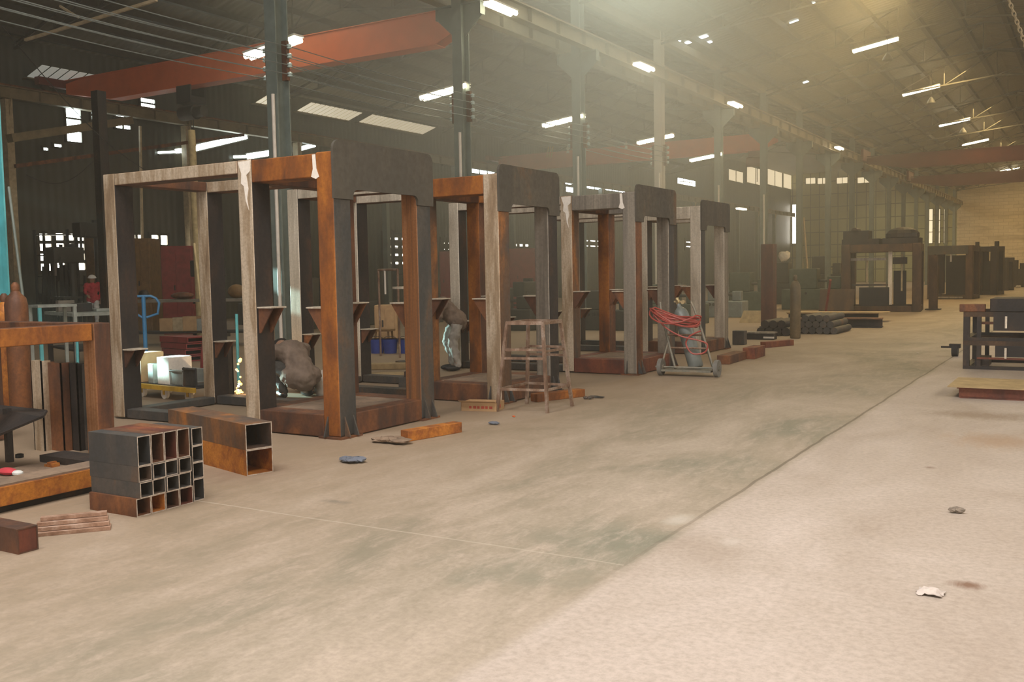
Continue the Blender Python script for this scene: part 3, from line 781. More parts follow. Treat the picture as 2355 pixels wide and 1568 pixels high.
# ------------------------------------------------------------------ low rusty frame at the left edge
a0 = 7.80; y0 = 5.62
r = thing('low_steel_frame', 'low rusty welded frame at the left edge with an orange top rail', 'machine frame', (-8.4, 4.2, 0))
W = dict(parent=r, world=True)
zt = 1.22
MB().box((-a0-.15, 2.6, zt-.155), (-a0, y0-.02, zt), aisle=1).build('top_rail', ['rust_brown', 'rust_orange'], bev=.008, **W)
MB().box((-a0-1.9, y0, zt-.155), (-a0-.15, y0+.15, zt)).build('top_rail', 'rust_brown', bev=.008, **W)
MB().box((-a0-1.75, 2.6, zt-.155), (-a0-1.9, y0-.02, zt)).build('top_rail', 'rust_brown', bev=.008, **W)
for (x, y) in ((-a0-.17, y0), (-a0-1.9, y0), (-a0-.17, 2.45), (-a0-1.9, 2.45)):
    MB().box((x, y, .012), (x+.17, y+.17, zt), near=1, aisle=2).build('leg', ['rust_brown', 'striped_rust', 'rust_brown'], bev=.008, **W)
# long rusty base rail on the floor in front of it
p, q_ = G(215, 1130), G(0, 1190)
x = -6.5
r = thing('base_rail', 'orange rusted base rail lying on the floor left of the stacked tubes', 'beam', (x, 3.9, 0))
MB().box((x-.18, 2.2, .05), (x, 5.4, .19), aisle=1).build('beam', ['rust_brown', 'patchy_rust'], r, world=True, bev=.008)
MB().box((x-.22, 2.2, .0), (x-.05, 5.4, .05)).build('flange', 'mill_dark', r, world=True)
MB().box((x-.25, 2.2, .19), (x-.02, 5.4, .20)).build('flange', 'deck_dust', r, world=True)
# plates on the floor behind the rail
pl = MB().box((-7.75, 2.3, 0), (-6.75, 5.3, .06)); single(pl, 'floor_plate', 'deck_dust', 'dusty steel plate lying on the floor behind the orange base rail', 'plate')
single(MB().box((-7.2, 2.4, .06), (-6.95, 4.5, .085)), 'flat_bar', 'mill_grey', 'long flat bar on the dusty plate at the left edge', 'bar')
c = G(165, 1048, .12)
single(MB().box((c.x-.30, c.y-.1, .062), (c.x+.35, c.y+.14, .12)), 'channel_piece', 'mill_dark', 'short dark channel piece lying left of the stacked tubes', 'bar')
c = G(45, 1052, .06); single(MB().lathe((c.x, c.y, .06), [(.035, 0), (.035, .03), (.02, .035)], 14), 'round_cap', 'black', 'small black round cap on the dusty plate at the left', 'cap', smooth=True)
c = G(122, 1072, .06)
q = MB()
for k in range(5): q.box((c.x-.06+k*.02, c.y-.04+.02*(k % 2), .06), (c.x-.03+k*.02, c.y+.03, .08+.01*(k % 3)))
single(q, 'slag_lump', 'patchy_rust', 'small yellow-orange lump of slag on the dusty plate', 'scrap')
c = G(14, 1024, .3); r = thing('rag', 'crumpled red and white rag at the left edge', 'rag', (c.x, c.y, .06))
q = MB().ball((0, 0, .03), .07, 12, (1.5, .8, .42)); q.build('red_cloth', 'cloth_red', r, smooth=True)
MB().ball((.12, .01, .025), .05, 10, (1.1, .8, .45)).build('white_cloth', 'cloth_pale', r, smooth=True)
# dark tilted plate
P0 = [AY(-60, 925, 5.0), AY(108, 942, 5.15), AY(100, 955, 4.8), AY(-60, 1022, 4.6)]
n_ = (P0[1]-P0[0]).cross(P0[3]-P0[0]).normalized()
r = thing('tilted_plate', 'dark steel plate propped up slanting at the left edge', 'plate', (P0[1].x-.5, 4.85, .06))
MB().prism(P0, n_*.02).build('plate', 'mill_dark', r, world=True)
b = (P0[0]+P0[2])/2
MB().bar((b.x, b.y, .06), (b.x, b.y, b.z), .05).build('prop', 'mill_dark', r, world=True)
# upright channels behind the low frame's leg
ups = ((92, 30, .86, 'pale_steel', 'pale upright steel plate behind the low frame, leftmost of the standing pieces'),
       (130, 46, .84, 'rust_brown', 'brown upright channel standing second from the left behind the low frame'),
       (176, 22, .83, 'mill_dark', 'narrow dark upright bar standing third behind the low frame'),
       (206, 30, .82, 'mill_grey', 'grey upright channel standing nearest the low frame leg'))
for px, wpx, hh, mt, lab in ups:
    c = G(px, 1036); w_ = wpx*9.2/2250/.76
    q = MB().box((-w_/2, 0, 0), (w_/2, .012, hh)); q.box((-w_/2, 0, 0), (-w_/2+.012, .1, hh)); q.box((w_/2-.012, 0, 0), (w_/2, .1, hh))
    o = tag(q.build('upright_channel', mt), lab, 'bar', 'upright steel pieces behind the low frame'); o.location = (c.x, c.y, 0)

# ------------------------------------------------------------------ stack of short rectangular tubes
ST = thing('x', 'x', 'x'); bpy.data.objects.remove(ST)
cnr = G(315, 1190)                       # near corner of the stack on the floor
SX, SY = cnr.x, cnr.y
cols4 = ['nearest', 'second', 'third', 'farthest']
def stub(x1, y, z, L, w, h, mt, lab):
    q = MB().hollow((0, 0, h/2), 'x', L, w, h, .007, 0, 1)
    o = tag(q.build('short_tube', [mt, 'cut_edge']), lab, 'tube', 'short rectangular tubes in the stack')
    o.location = (x1-L/2, y+w/2, z)
w_ = .118; h0, h1, h2 = .125, .108, .205
for k in range(4):
    stub(SX, SY+k*(w_+.003), 0, .50, w_, h0, ['rust_brown', 'patchy_rust', 'rust_brown', 'rust_red'][k], '%s rusty short tube in the bottom row of the stack' % cols4[k])
w2 = .108
for j in range(2):
    for k in range(4):
        stub(SX+.02-.01*((j+k) % 2), SY+.02+k*(w2+.003), h0+.001+j*(h1+.001), .52, w2, h1, 'mill_grey',
             '%s bright-edged short tube in the %s layer of the stack' % (cols4[k], 'lower middle' if j == 0 else 'upper middle'))
for k in range(4):
    stub(SX+.01, SY+.02+k*(w2+.003), h0+2*(h1+.001)+.001, .52, w2, h2, ['mill_grey', 'rust_brown', 'rust_red', 'rust_brown'][k], '%s tall short tube in the top row of the stack' % cols4[k])
for j, (hh, z) in enumerate(((.16, 0), (.12, .161), (.12, .282), (.13, .403))):
    stub(SX-.02, SY+.505, z, .46, .10, hh, 'mill_grey', '%s short tube of the separate right-hand pile beside the tube stack' % ['bottom', 'second', 'third', 'top'][j])
# two big rectangular tubes stacked behind
c1, c2 = G(568, 1095), G(618, 1083)
ang = math.atan2(-(6.03-5.67), 1.3)
for j in range(2):
    lab = ['lower of the two big rusty rectangular tubes lying behind the tube stack', 'upper of the two big rusty rectangular tubes lying behind the tube stack'][j]
    r = thing('rectangular_tube', lab, 'tube', (c1.x, c1.y, j*.211), ang, 'big rectangular tubes')
    MB().hollow((-.72, .12, .105), 'x', 1.44, .24, .21, .008, 0, 1).build('tube', ['rust_brown' if j == 0 else 'grey_orange', 'cut_edge'], r)
    if j == 0: r.children[0].data.materials[0] = M['patchy_rust']
# bundle of thin strips in front of the stack
c = G(170, 1215)
nm = ['bottom', 'second', 'third', 'top']
for k in range(4):
    A_, B_ = G(70+k*8, 1225-k*10, .02+k*.02), G(255-k*3, 1208-k*9, .02+k*.02)
    d = B_-A_
    q = MB().bar((A_.x, A_.y, .012+k*.025), (B_.x, B_.y, .012+k*.025), .10-.015*k, .022)
    single(q, 'thin_strip', 'wood_strip', '%s thin brown strip of the bundle in front of the tube stack' % nm[k], 'strip', 'thin strips in a bundle')
A_, B_ = G(40, 1232), G(150, 1218)
single(MB().bar((A_.x, A_.y, .008), (B_.x, B_.y, .008), .03, .015), 'thin_strip', 'wood_strip', 'loose thin strip sticking out left of the bundle', 'strip')
# brown block at the lower left edge
c = G(44, 1275)
r = thing('tube_offcut', 'rusty brown tube offcut at the lower left edge of the floor', 'tube', (c.x, c.y, 0))
MB().hollow((-.45, .06, .075), 'x', .9, .13, .15, .008).build('tube', 'rust_brown', r)
MB().box((-.012, -.003, .002), (-.004, .123, .148)).build('end_cap', 'rust_red', r)
# bars on the floor along the aisle
def floor_bar(p, q, w, h, mt, lab, end=None):
    a, b = G(*p), G(*q); d = (b-a); d.z = 0; n = Vector((-d.y, d.x, 0)).normalized()*w
    if n.x > 0: n = -n
    m = MB().prism([a, b, b+n, a+n], (0, 0, h))
    o = single(m, 'steel_bar', [mt, end or mt], lab, 'bar', bev=.006)
    if end: o.data.polygons[5 if False else 5].material_index = 1
    return o
floor_bar((940, 1016), (1063, 994), .12, .105, 'patchy_rust', 'orange rusty square bar on the floor in front of the nearest press frame')
floor_bar((1236, 925), (1346, 912), .14, .10, 'rust_orange', 'orange rusty bar lying behind the trestle stand')
floor_bar((1678, 838), (1716, 826), .22, .15, 'rust_brown', 'brown beam offcut on the floor right of the hose cart, left one of two')
floor_bar((1736, 826), (1760, 818), .22, .2, 'rust_red', 'red-brown beam offcut on the floor right of the hose cart, right one of two')
floor_bar((1762, 800), (1826, 794), .15, .12, 'rust_red', 'dark red bar lying in front of the gas cylinder')
# small litter
def litter(p, r_, mt, lab, cat, n=4, sc=(1, 1, .35)):
    c = G(*p); rnd = random.Random(p[0]); q = MB()
    for k in range(n):
        q.ball((c.x+rnd.uniform(-1, 1)*r_*.8, c.y+rnd.uniform(-1, 1)*r_*.5, r_*.3*sc[2]*2), r_*rnd.uniform(.4, .75), 10, (sc[0], sc[1]*rnd.uniform(.6, 1), sc[2]))
    zs = min(v.z for v in q.v)
    for v in q.v: v.z -= zs
    for v in q.v:
        v += Vector((rnd.uniform(-1, 1), rnd.uniform(-1, 1), rnd.uniform(0, .6)))*r_*.1
    return single(q, cat.replace(' ', '_'), mt, lab, cat)
litter((812, 1064), .11, 'glove_blue', 'crumpled blue-grey work glove on the floor in front of the nearest frame', 'glove', 6, (1, 1, .3))
litter((1142, 976), .07, 'glove_blue', 'small dark blue rag on the floor left of the trestle stand', 'rag', 5)
litter((1184, 959), .03, 'crane_orange', 'tiny orange scrap on the floor under the trestle stand', 'scrap', 2)
litter((900, 1016), .17, 'deck_dust', 'dark flat rag on the floor at the end of the orange bar', 'rag', 7, (1.2, 1, .22))
litter((1355, 918), .05, 'mill_grey', 'small grey lump on the floor right of the orange bar behind the trestle', 'scrap', 3, (1, 1, .6))
litter((1385, 914), .13, 'mill_grey', 'flat grey scrap on the floor right of the trestle stand', 'scrap', 3, (1.5, 1, .1))
litter((1155, 937), .1, 'mill_dark', 'dark scrap beside the cardboard tray', 'scrap', 3, (1, 1, .15))
litter((2203, 1180), .045, 'crust', 'dark flat stone on the floor at the right', 'stone', 3, (1.3, 1, .6))
litter((2108, 812), .03, 'paper', 'white speck of paper on the floor left of the dark stacked frames', 'paper scrap', 2)
litter((2170, 838), .02, 'paper', 'tiny white scrap on the floor joint near the dark stacked frames', 'paper scrap', 2)
# crumpled paper at the lower right
c = G(2140, 1366); q = MB(); rnd = random.Random(5); n_ = 9
vs = []; fs = []
for i in range(n_):
    for j in range(n_):
        u, v = i/(n_-1)-.5, j/(n_-1)-.5
        edge = max(abs(u), abs(v))*2
        vs.append((c.x+u*.12+rnd.uniform(-1, 1)*.006, c.y+v*.10+rnd.uniform(-1, 1)*.006, .004+.03*max(0, 1-edge)+abs(rnd.gauss(0, .006))))
for i in range(n_-1):
    for j in range(n_-1): fs.append((i*n_+j, (i+1)*n_+j, (i+1)*n_+j+1, i*n_+j+1))
q.add(vs, fs)
o = single(q, 'crumpled_paper', 'paper', 'crumpled grey paper on the floor at the lower right', 'paper')
o.modifiers.new('thickness', 'SOLIDIFY').thickness = .002
# cardboard tray
c = G(1100, 944)
r = thing('cardboard_box', 'shallow cardboard box with red print lying left of the trestle stand', 'box', (c.x, c.y+.1, 0), .25)
q = MB(); L_, D_, H_ = .44, .30, .10
for a, b in (((-L_/2, -D_/2, .003), (L_/2, -D_/2+.006, H_)), ((-L_/2, D_/2-.006, .003), (L_/2, D_/2, H_)), ((-L_/2, -D_/2, .003), (-L_/2+.006, D_/2, H_)), ((L_/2-.006, -D_/2, .003), (L_/2, D_/2, H_)), ((-L_/2, -D_/2, 0), (L_/2, D_/2, .004))): q.box(a, b)
q.build('tray', 'cardboard', r)
MB().prism([(-L_/2, -D_/2, H_), (L_/2, -D_/2, H_), (L_/2, -D_/2-.10, H_+.03), (-L_/2, -D_/2-.10, H_+.03)], (0, 0, .003)).build('flap', 'cardboard', r)
q = MB()
for k in range(6): q.box((-.12+k*.05, -D_/2-.002, .03), (-.09+k*.05+.008*(k % 2), -D_/2, .06))
q.box((L_/2, -.1, .03), (L_/2+.002, .0, .07)); q.build('printed_mark', 'print_red', r)
# trestle stand
r = thing('trestle_stand', 'spindly four-legged steel trestle stand in the aisle before the second press frame', 'stand', (0, 0, 0))
bt = [G(1143, 946), G(1259, 950), G(1316, 934), G(1212, 928)]
cc = sum(bt, Vector())/4; r.location = (cc.x, cc.y, 0)
tp = [cc + (b-cc)*.70 for b in bt]
for t in tp: t.z = 1.04
W = dict(parent=r, world=True)
for b, t in zip(bt, tp): MB().bar(b, t, .035).build('leg', 'stand_steel', **W)
for i in range(4):
    MB().bar(tp[i]-Vector((0,0,.012)), tp[(i+1) % 4]-Vector((0,0,.012)), .04, .04).build('top_rail', 'stand_steel', **W)
    for z in (.26, .62, .72) if i in (0, 2) else (.26, .70):
        u = z/1.04
        MB().bar(bt[i].lerp(tp[i], u), bt[(i+1) % 4].lerp(tp[(i+1) % 4], u), .028).build('rung', 'stand_steel', **W)
# gas cylinder cart with red hose
c = G(1572, 864)
r = thing('cylinder_cart', 'two-wheeled gas cylinder cart leaning in the aisle between the third and fourth press frames', 'cart', (c.x, c.y, 0), .05)
lean = lambda x, z, y=0: (x-.34*z+.20, y+.16*z, z)
for s in (-1, 1):
    MB().tube([lean(s*.30, .06), lean(s*.29, .6), lean(s*.27, 1.02), lean(s*.25, 1.12)], .02, 8).build('side_rail', 'cart_green', r, smooth=True)
    MB().tube([lean(s*.30, .5), (s*.42+.06, -.02, .1)], .016, 8).build('strut', 'cart_green', r, smooth=True)
    w_ = MB().tube([(s*.44+.06, -.02, .13), (s*.44+.12, -.02, .13)], .13, 20).build('wheel', 'wheel_grey', r, smooth=True)
    MB().tube([(s*.44+.05, -.02, .13), (s*.44+.13, -.02, .13)], .04, 12).build('hub', 'cart_green', w_, smooth=True)
for z in (.42, .62, .82):
    MB().tube([lean(-.30, z), lean(.30, z)], .015, 8).build('cross_bar', 'stand_steel', r, smooth=True)
MB().box((-.36, -.12, .07), (.46, .2, .1)).build('base_plate', 'cart_green', r)
MB().tube([(-.44, -.02, .13), (.58, -.02, .13)], .016, 8).build('axle', 'cart_green', r)
d = Vector(lean(-.02, 1.05))-Vector(lean(-.02, .12)); d.normalize()
b0 = Vector(lean(-.02, .11, .17))
t = thing('gas_cylinder', 'grey-green gas cylinder strapped on the leaning cart under the red hose', 'gas cylinder', r.location, .05)
pts = [b0 + d*z for z in (0, .02, .85, .92, .97, .99, 1.04)]
MB().tube(pts, [.10, .115, .115, .10, .06, .035, .03], 18).build('body', 'cylinder_grey', t, smooth=True)
q = MB().bar(b0+d*1.04, b0+d*1.10, .05); q.bar(b0+d*1.08-Vector((.06, 0, 0)), b0+d*1.08+Vector((.08, 0, 0)), .025); q.tube([b0+d*1.10, b0+d*1.14], .03, 10)
q.tube([b0+d*1.07+Vector((.08, -.02, 0)), b0+d*1.07+Vector((.08, .03, 0))], .03, 12)
q.build('valve', 'brass', t, smooth=True)
hz = thing('hose_coil', 'red rubber hose coiled over the top of the gas cylinder cart', 'hose', r.location + Vector((0, 0, 1.0)), .05)
rnd = random.Random(3)
for k in range(7):
    pts = []
    ph = rnd.uniform(0, 6)
    for i in range(41):
        a = 2*PI*i/40
        x = -.12 + (.33+rnd.uniform(-.004, .004)+.012*k)*math.cos(a)
        y = -.02 + (.16+.012*k)*math.sin(a)
        z = -.13 - .20*x + .05*math.sin(a*2+ph)*.6 + .022*(k-3) - .04*math.sin(a)
        z -= .03*k*max(0, math.sin(a+.6*k)) if k > 3 else 0
        pts.append((x, y, z))
    MB().tube(pts, .0125, 7).build('hose_loop', 'hose_red', hz, smooth=True)
def smooth(P, k=6):
    P = [Vector(p) for p in P]; out = []
    for i in range(len(P)-1):
        a, b, c, d = P[max(i-1, 0)], P[i], P[i+1], P[min(i+2, len(P)-1)]
        for j in range(k):
            t = j/k; out.append(.5*((2*b)+(c-a)*t+(2*a-5*b+4*c-d)*t*t+(3*b-a-3*c+d)*t**3))
    return out + [P[-1]]
pts = [(-.42, -.14, -.06), (-.2, -.2, -.26), (.05, -.24, -.38), (.3, -.2, -.44), (.42, -.16, -.5), (.38, -.16, -.62), (.2, -.18, -.64), (.1, -.18, -.5), (.16, -.18, -.38), (.32, -.16, -.3)]
MB().tube(smooth(pts), .0125, 7).build('hose_tail', 'hose_red', hz, smooth=True)
# tall red-brown tube standing farther along
c = G(1768, 752); z = 1.6 + (617-560)*((c.y*.857+.515*-c.x))/2250
r = thing('standing_tube', 'tall red-brown steel tube standing upright beyond the fourth press frame', 'tube', (c.x, c.y, 0))
MB().hollow((0, 0, z/2), 'x', .01, .01, .01).box((-.17, -.17, 0), (.17, .17, z)).build('tube', 'frame_red', r, bev=.01)
MB().box((-.2, -.2, -.0), (.2, .2, .03)).build('foot_plate', 'mill_grey', r)
# gas cylinder standing alone
c = G(1829, 778)
t = thing('gas_cylinder', 'dusty brown gas cylinder standing alone in the aisle beyond the red bar', 'gas cylinder', (c.x, c.y, 0))
MB().lathe((0, 0, 0), [(.10, 0), (.118, .02), (.118, 1.16), (.10, 1.25), (.06, 1.31), (.04, 1.33)], 20).build('body', 'cylinder_rust', t, smooth=True)
MB().lathe((0, 0, 1.33), [(.03, 0), (.045, .02), (.045, .1), (.02, .13)], 12).build('valve_cap', 'cylinder_rust', t, smooth=True)
# ------------------------------------------------------------------ workers
def skin(name, verts, edges, mat, parent=None, root=0, sub=1):
    """one continuous surface grown around a skeleton of joints with radii"""
    q = MB()
    for v in verts: q.ball(v[:3], v[3], 12)
    for a, b in edges:
        a, b = verts[a], verts[b]; q.tube([a[:3], b[:3]], [a[3], b[3]], 12)
    o = q.build(name, mat, parent, smooth=True)
    m = o.modifiers.new('remesh', 'REMESH'); m.mode = 'VOXEL'; m.voxel_size = .0075 if sub == 1 else .018; m.use_smooth_shade = True
    s = o.modifiers.new('smooth', 'SMOOTH'); s.factor = .5; s.iterations = 2 if sub == 1 else 6
    if sub == 2:
        d = o.modifiers.new('wrinkles', 'DISPLACE'); d.texture = WRINKLE; d.strength = .07; d.mid_level = .5; d.texture_coords = 'LOCAL'
    return o
WRINKLE = bpy.data.textures.new('wrinkles', 'CLOUDS'); WRINKLE.noise_scale = .09; WRINKLE.noise_depth = 2
def worker(label, loc, rotz, J, jacket, trousers, helmet=None, scale=1.0, long_coat=False):
    """J: joints in the worker's own frame (facing +x): pelvis, chest, neck, head, and for l/r: sh, el, wr, hip, kn, an"""
    r = thing('person', label, 'person', loc, rotz)
    J = {k: Vector(v)*scale for k, v in J.items()}
    V = []; E = []
    def v(p, a, b=None): V.append((*p, a*scale, (a if b is None else b)*scale)); return len(V)-1
    pe = v(J['pelvis'], .11); ch = v(J['chest'], .115); nk = v(J['neck'], .055)
    hd = J['head']; up = (hd-J['neck']).normalized(); fw = Vector((1, 0, 0)) - up*up.x
    fw = fw.normalized() if fw.length > .2 else Vector((0, 0, -1))
    h1 = v(hd - up*.03*scale + fw*.015*scale, .082, .095); h2 = v(hd + up*.07*scale, .08, .085)
    nose = v(hd - up*.01*scale + fw*.105*scale, .016)
    E += [(pe, ch), (ch, nk), (nk, h1), (h1, h2), (h1, nose)]
    for s in 'lr':
        sh = v(J['sh_'+s], .045); el = v(J['el_'+s], .042); wr = v(J['wr_'+s], .03)
        d = (J['wr_'+s]-J['el_'+s]).normalized(); side = d.cross(Vector((0, 0, 1)))
        side = side.normalized() if side.length > .1 else Vector((0, 1, 0))
        pm = v(J['wr_'+s]+d*.07*scale, .034, .02)
        E += [(ch, sh), (sh, el), (el, wr), (wr, pm)]
        for i, (o, l) in enumerate(((-.033, .07), (-.011, .085), (.011, .08), (.033, .062))):
            a = v(J['wr_'+s]+(d*.115+side*o)*scale, .0095); b = v(J['wr_'+s]+(d*(.115+l*.9)+side*o*1.1)*scale + Vector((0, 0, -.02*scale)), .008)
            E += [(pm, a), (a, b)]
        t = v(J['wr_'+s]+(d*.06+side*(-.055))*scale, .011); E.append((pm, t))
        hp = v(J['hip_'+s], .075); kn = v(J['kn_'+s], .052); an = v(J['an_'+s], .04)
        f = Vector((J['kn_'+s].x-J['hip_'+s].x, 0, 0)); toe = v(J['an_'+s]+Vector((.15, 0, -.045))*scale, .035, .03)
        E += [(pe, hp), (hp, kn), (kn, an), (an, toe)]
    body = skin('body', V, E, 'skin', r)
    jv = []; je = []
    def w(p, a, b=None): jv.append((*p, a*scale, (a if b is None else b)*scale)); return len(jv)-1
    z0 = w(J['pelvis']-(J['chest']-J['pelvis'])*.12, .155); a = w(J['pelvis']+(J['chest']-J['pelvis'])*.10, .16); m_ = w(J['pelvis'].lerp(J['chest'], .55), .16); b = w(J['chest'], .165)
    b2 = w(J['chest'].lerp(J['neck'], .45), .125); c = w(J['neck']-(J['neck']-J['chest'])*.05, .072); je += [(z0, a), (a, m_), (m_, b), (b, b2), (b2, c)]
    for s in 'lr':
        hq = w(J['hip_'+s]+(J['chest']-J['pelvis'])*.02, .118 if not long_coat else .132); je.append((a, hq))
    for s in 'lr':
        q = w(J['sh_'+s], .085); e = w(J['el_'+s], .06); h = w(J['wr_'+s]-(J['wr_'+s]-J['el_'+s])*.06, .046); je += [(b2 if False else b, q), (q, e), (e, h)]
    skin('jacket', jv, je, jacket, r, 1, 2)
    tv = []; te = []
    def x(p, a, b=None): tv.append((*p, a*scale, (a if b is None else b)*scale)); return len(tv)-1
    a = x(J['pelvis'], .145); tt = x(J['pelvis'].lerp(J['chest'], .22), .13); te.append((a, tt))
    for s in 'lr':
        q = x(J['hip_'+s], .10); e = x(J['kn_'+s], .08); h = x(J['an_'+s]+Vector((0, 0, .02*scale)), .058); te += [(a, q), (q, e), (e, h)]
    skin('trousers', tv, te, trousers, r, 0, 2)
    for s in 'lr':
        f = J['an_'+s]
        MB().ball(f + Vector((.085, 0, -.03))*scale, .06*scale, 14, (2.4, .9, .85)).build('boot', 'black', r, smooth=True)
    rot = up.to_track_quat('Z', 'Y').to_matrix()
    for nm, mt, z0, rr in ((('helmet', 'helmet_white', .02, .125),) if helmet else (('hair', 'hair_black', .01, .105),)):
        q = MB().ball((0, 0, 0), rr*scale, 16, (1.08, .95, .9))
        q.v = [Vector((p.x, p.y, max(p.z, 0))) for p in q.v]
        if helmet: q.tube([(0, 0, 0), (0, 0, .008)], [rr*1.2*scale, rr*1.15*scale], 16)
        q.v = [rot @ p + hd + up*(.045*scale) for p in q.v]
        q.build(nm, mt, r, smooth=True)
    return r
stand = dict(pelvis=(0, 0, .92), chest=(.02, 0, 1.28), neck=(.03, 0, 1.47), head=(.05, 0, 1.60), sh_l=(.02, .19, 1.41), sh_r=(.02, -.19, 1.41), el_l=(-.05, .26, 1.13), el_r=(.12, -.25, 1.15),
             wr_l=(.06, .25, .90), wr_r=(.30, -.18, 1.05), hip_l=(0, .1, .88), hip_r=(0, -.1, .88), kn_l=(.16, .1, .50), kn_r=(-.02, -.1, .48), an_l=(.06, .1, .08), an_r=(-.18, -.1, .10))
p = AD(214, 690, 28.8)
pb = thing('platform', 'low dark platform under the worker in the red jacket', 'platform', (p.x, p.y, 0))
MB().box((-.5, -.45, .28), (.5, .45, .32)).build('top_boards', 'rust_brown', pb)
for x_ in (-.45, 0, .45): MB().box((x_-.05, -.45, 0), (x_+.05, .45, .28)).build('runner', 'rust_brown', pb)
worker('person in a red jacket and white hard hat walking at the far left', (p.x, p.y, .32), -.6, stand, 'cloth_red', 'cloth_pale', True, .84)
squat = dict(pelvis=(-.12, 0, .27), chest=(.10, 0, .53), neck=(.24, 0, .60), head=(.36, 0, .60), sh_l=(.16, .18, .56), sh_r=(.16, -.18, .56), el_l=(.36, .22, .36), el_r=(.36, -.22, .36),
             wr_l=(.56, .10, .26), wr_r=(.56, -.08, .26), hip_l=(-.10, .12, .26), hip_r=(-.10, -.12, .26), kn_l=(.26, .2, .42), kn_r=(.26, -.2, .42), an_l=(.02, .17, .08), an_r=(.02, -.17, .08))
p = G(686, 915)
worker('person in brown work clothes squatting with hunched back behind the nearest press frame', (p.x, p.y, 0), PI-.35, squat, 'cloth_brown', 'cloth_dark', None, 1.12, True)
bend = dict(pelvis=(-.12, 0, .85), chest=(.12, 0, 1.08), neck=(.28, 0, 1.14), head=(.40, 0, 1.16), sh_l=(.2, .19, 1.09), sh_r=(.2, -.19, 1.09), el_l=(.32, .22, .82), el_r=(.32, -.22, .82),
            wr_l=(.46, .12, .62), wr_r=(.46, -.12, .62), hip_l=(-.1, .1, .83), hip_r=(-.1, -.1, .83), kn_l=(.0, .12, .47), kn_r=(.02, -.12, .47), an_l=(-.08, .12, .08), an_r=(-.08, -.12, .08))
p = AD(1034, 700, 16.3)
worker('person in grey clothes bending over work seen between the first two press frames', (p.x, p.y, 0), PI+.9, bend, 'cloth_brown', 'cloth_grey', None, 1.0)
# white sack beside the squatting worker
c = G(746, 908)
q = MB().lathe((c.x, c.y, 0), [(.10, 0), (.13, .04), (.135, .16), (.10, .27), (.05, .33), (.01, .35)], 16)
single(q, 'white_sack', 'bag_white', 'off-white sack standing behind the corner post of the nearest press frame', 'sack', smooth=True)
# ------------------------------------------------------------------ clutter of the left bay
# yellow trolley with the bright workpiece
c = G(420, 914)
r = thing('flat_trolley', 'low yellow trolley on white casters behind the nearest press frame', 'trolley', (c.x-.1, c.y, 0), -.1)
for s in (-1, 1): MB().box((-.85, s*.26-.03, .13), (.75, s*.26+.03, .19)).build('side_rail', 'yellow_paint', r)
MB().box((-.80, -.22, .17), (.70, .22, .19)).build('deck', 'mill_grey', r)
for x_ in (-.5, .02, .55):
    for s in (-1, 1):
        q = MB().tube([(x_, s*.2-.02, .07), (x_, s*.2+.02, .07)], .07, 16)
        w_ = q.build('caster', 'bag_white', r, smooth=True)
        MB().box((x_-.02, s*.2-.03, .06), (x_+.02, s*.2+.03, .14)).build('fork', 'yellow_paint', w_)
lx = r.location
for nm, x0, x1, z0, z1, mt, lab in (('steel_block', -.18, .10, .19, .56, 'filler_white', 'bright white block standing on the yellow trolley'),
                                    ('steel_block', -.40, -.27, .19, .46, 'bench_pale', 'small bright piece left of the bright block on the yellow trolley'),
                                    ('steel_channel', .12, .40, .19, .40, 'bench_pale', 'teal grey steel channel on the trolley right of the bright block'),
                                    ('steel_channel', .41, .68, .19, .44, 'mill_grey', 'dark grey steel channel at the right end of the yellow trolley'),
                                    ('steel_block', -.80, -.55, .19, .60, 'cardboard', 'brown slanting sheet at the left end of the yellow trolley')):
    q = MB(); y0_, y1_ = -.18, .18
    if 'channel' in nm:
        q.box((x0, y0_, z0), (x1, y0_+.03, z1)); q.box((x0, y0_, z0), (x1, y1_, z0+.03)); q.box((x0, y1_-.03, z0), (x1, y1_, z1)); q.box((x0, y0_-.02, z1-.03), (x1, y0_, z1))
    else: q.box((x0, y0_, z0), (x1, y1_, z1))
    o = tag(q.build(nm, mt, bev=.01), lab, 'steel piece'); o.location = lx; o.rotation_euler = (0, 0, -.1)
# bright tall plate beside the rear post and grinding sparks
p = AD(528, 905, 13.0); pt = AD(528, 785, 13.0)
single(MB().box((p.x-.09, p.y-.02, .0), (p.x+.09, p.y+.0, pt.z)).box((p.x+.075, p.y-.12, 0), (p.x+.09, p.y, pt.z)), 'upright_plate', 'mill_grey', 'dark upright steel plate with a bright edge left of the grinding sparks', 'plate')
rnd = random.Random(11); q = MB(); b0 = AD(548, 905, 13.2)
for k in range(26):
    t = rnd.random()**1.6
    p = AD(546 + rnd.uniform(-6, 12)*(1-.4*t), 904 - 78*t, 13.2 + rnd.uniform(-.15, .15))
    q.ball(p, rnd.uniform(.008, .026), 8)
o = single(q, 'grinding_sparks', 'spark', 'orange grinding sparks flying behind the second post of the nearest press frame', 'sparks', smooth=True); o['kind'] = 'stuff'
# teal hose ends / tubes
for px, y0_, y1_, dist, lab in ((544, 722, 782, 14.5, 'short turquoise pipe standing behind the second post of the nearest press frame'),
                               (177, 775, 838, 15.0, 'turquoise table leg tube seen under the low orange rail')):
    a, b = AD(px+1, y1_, dist), AD(px, y0_, dist)
    a.z = max(0, a.z)
    single(MB().tube([(a.x, a.y, 0), b], .022, 10), 'pipe', 'turquoise', lab, 'pipe', smooth=True)
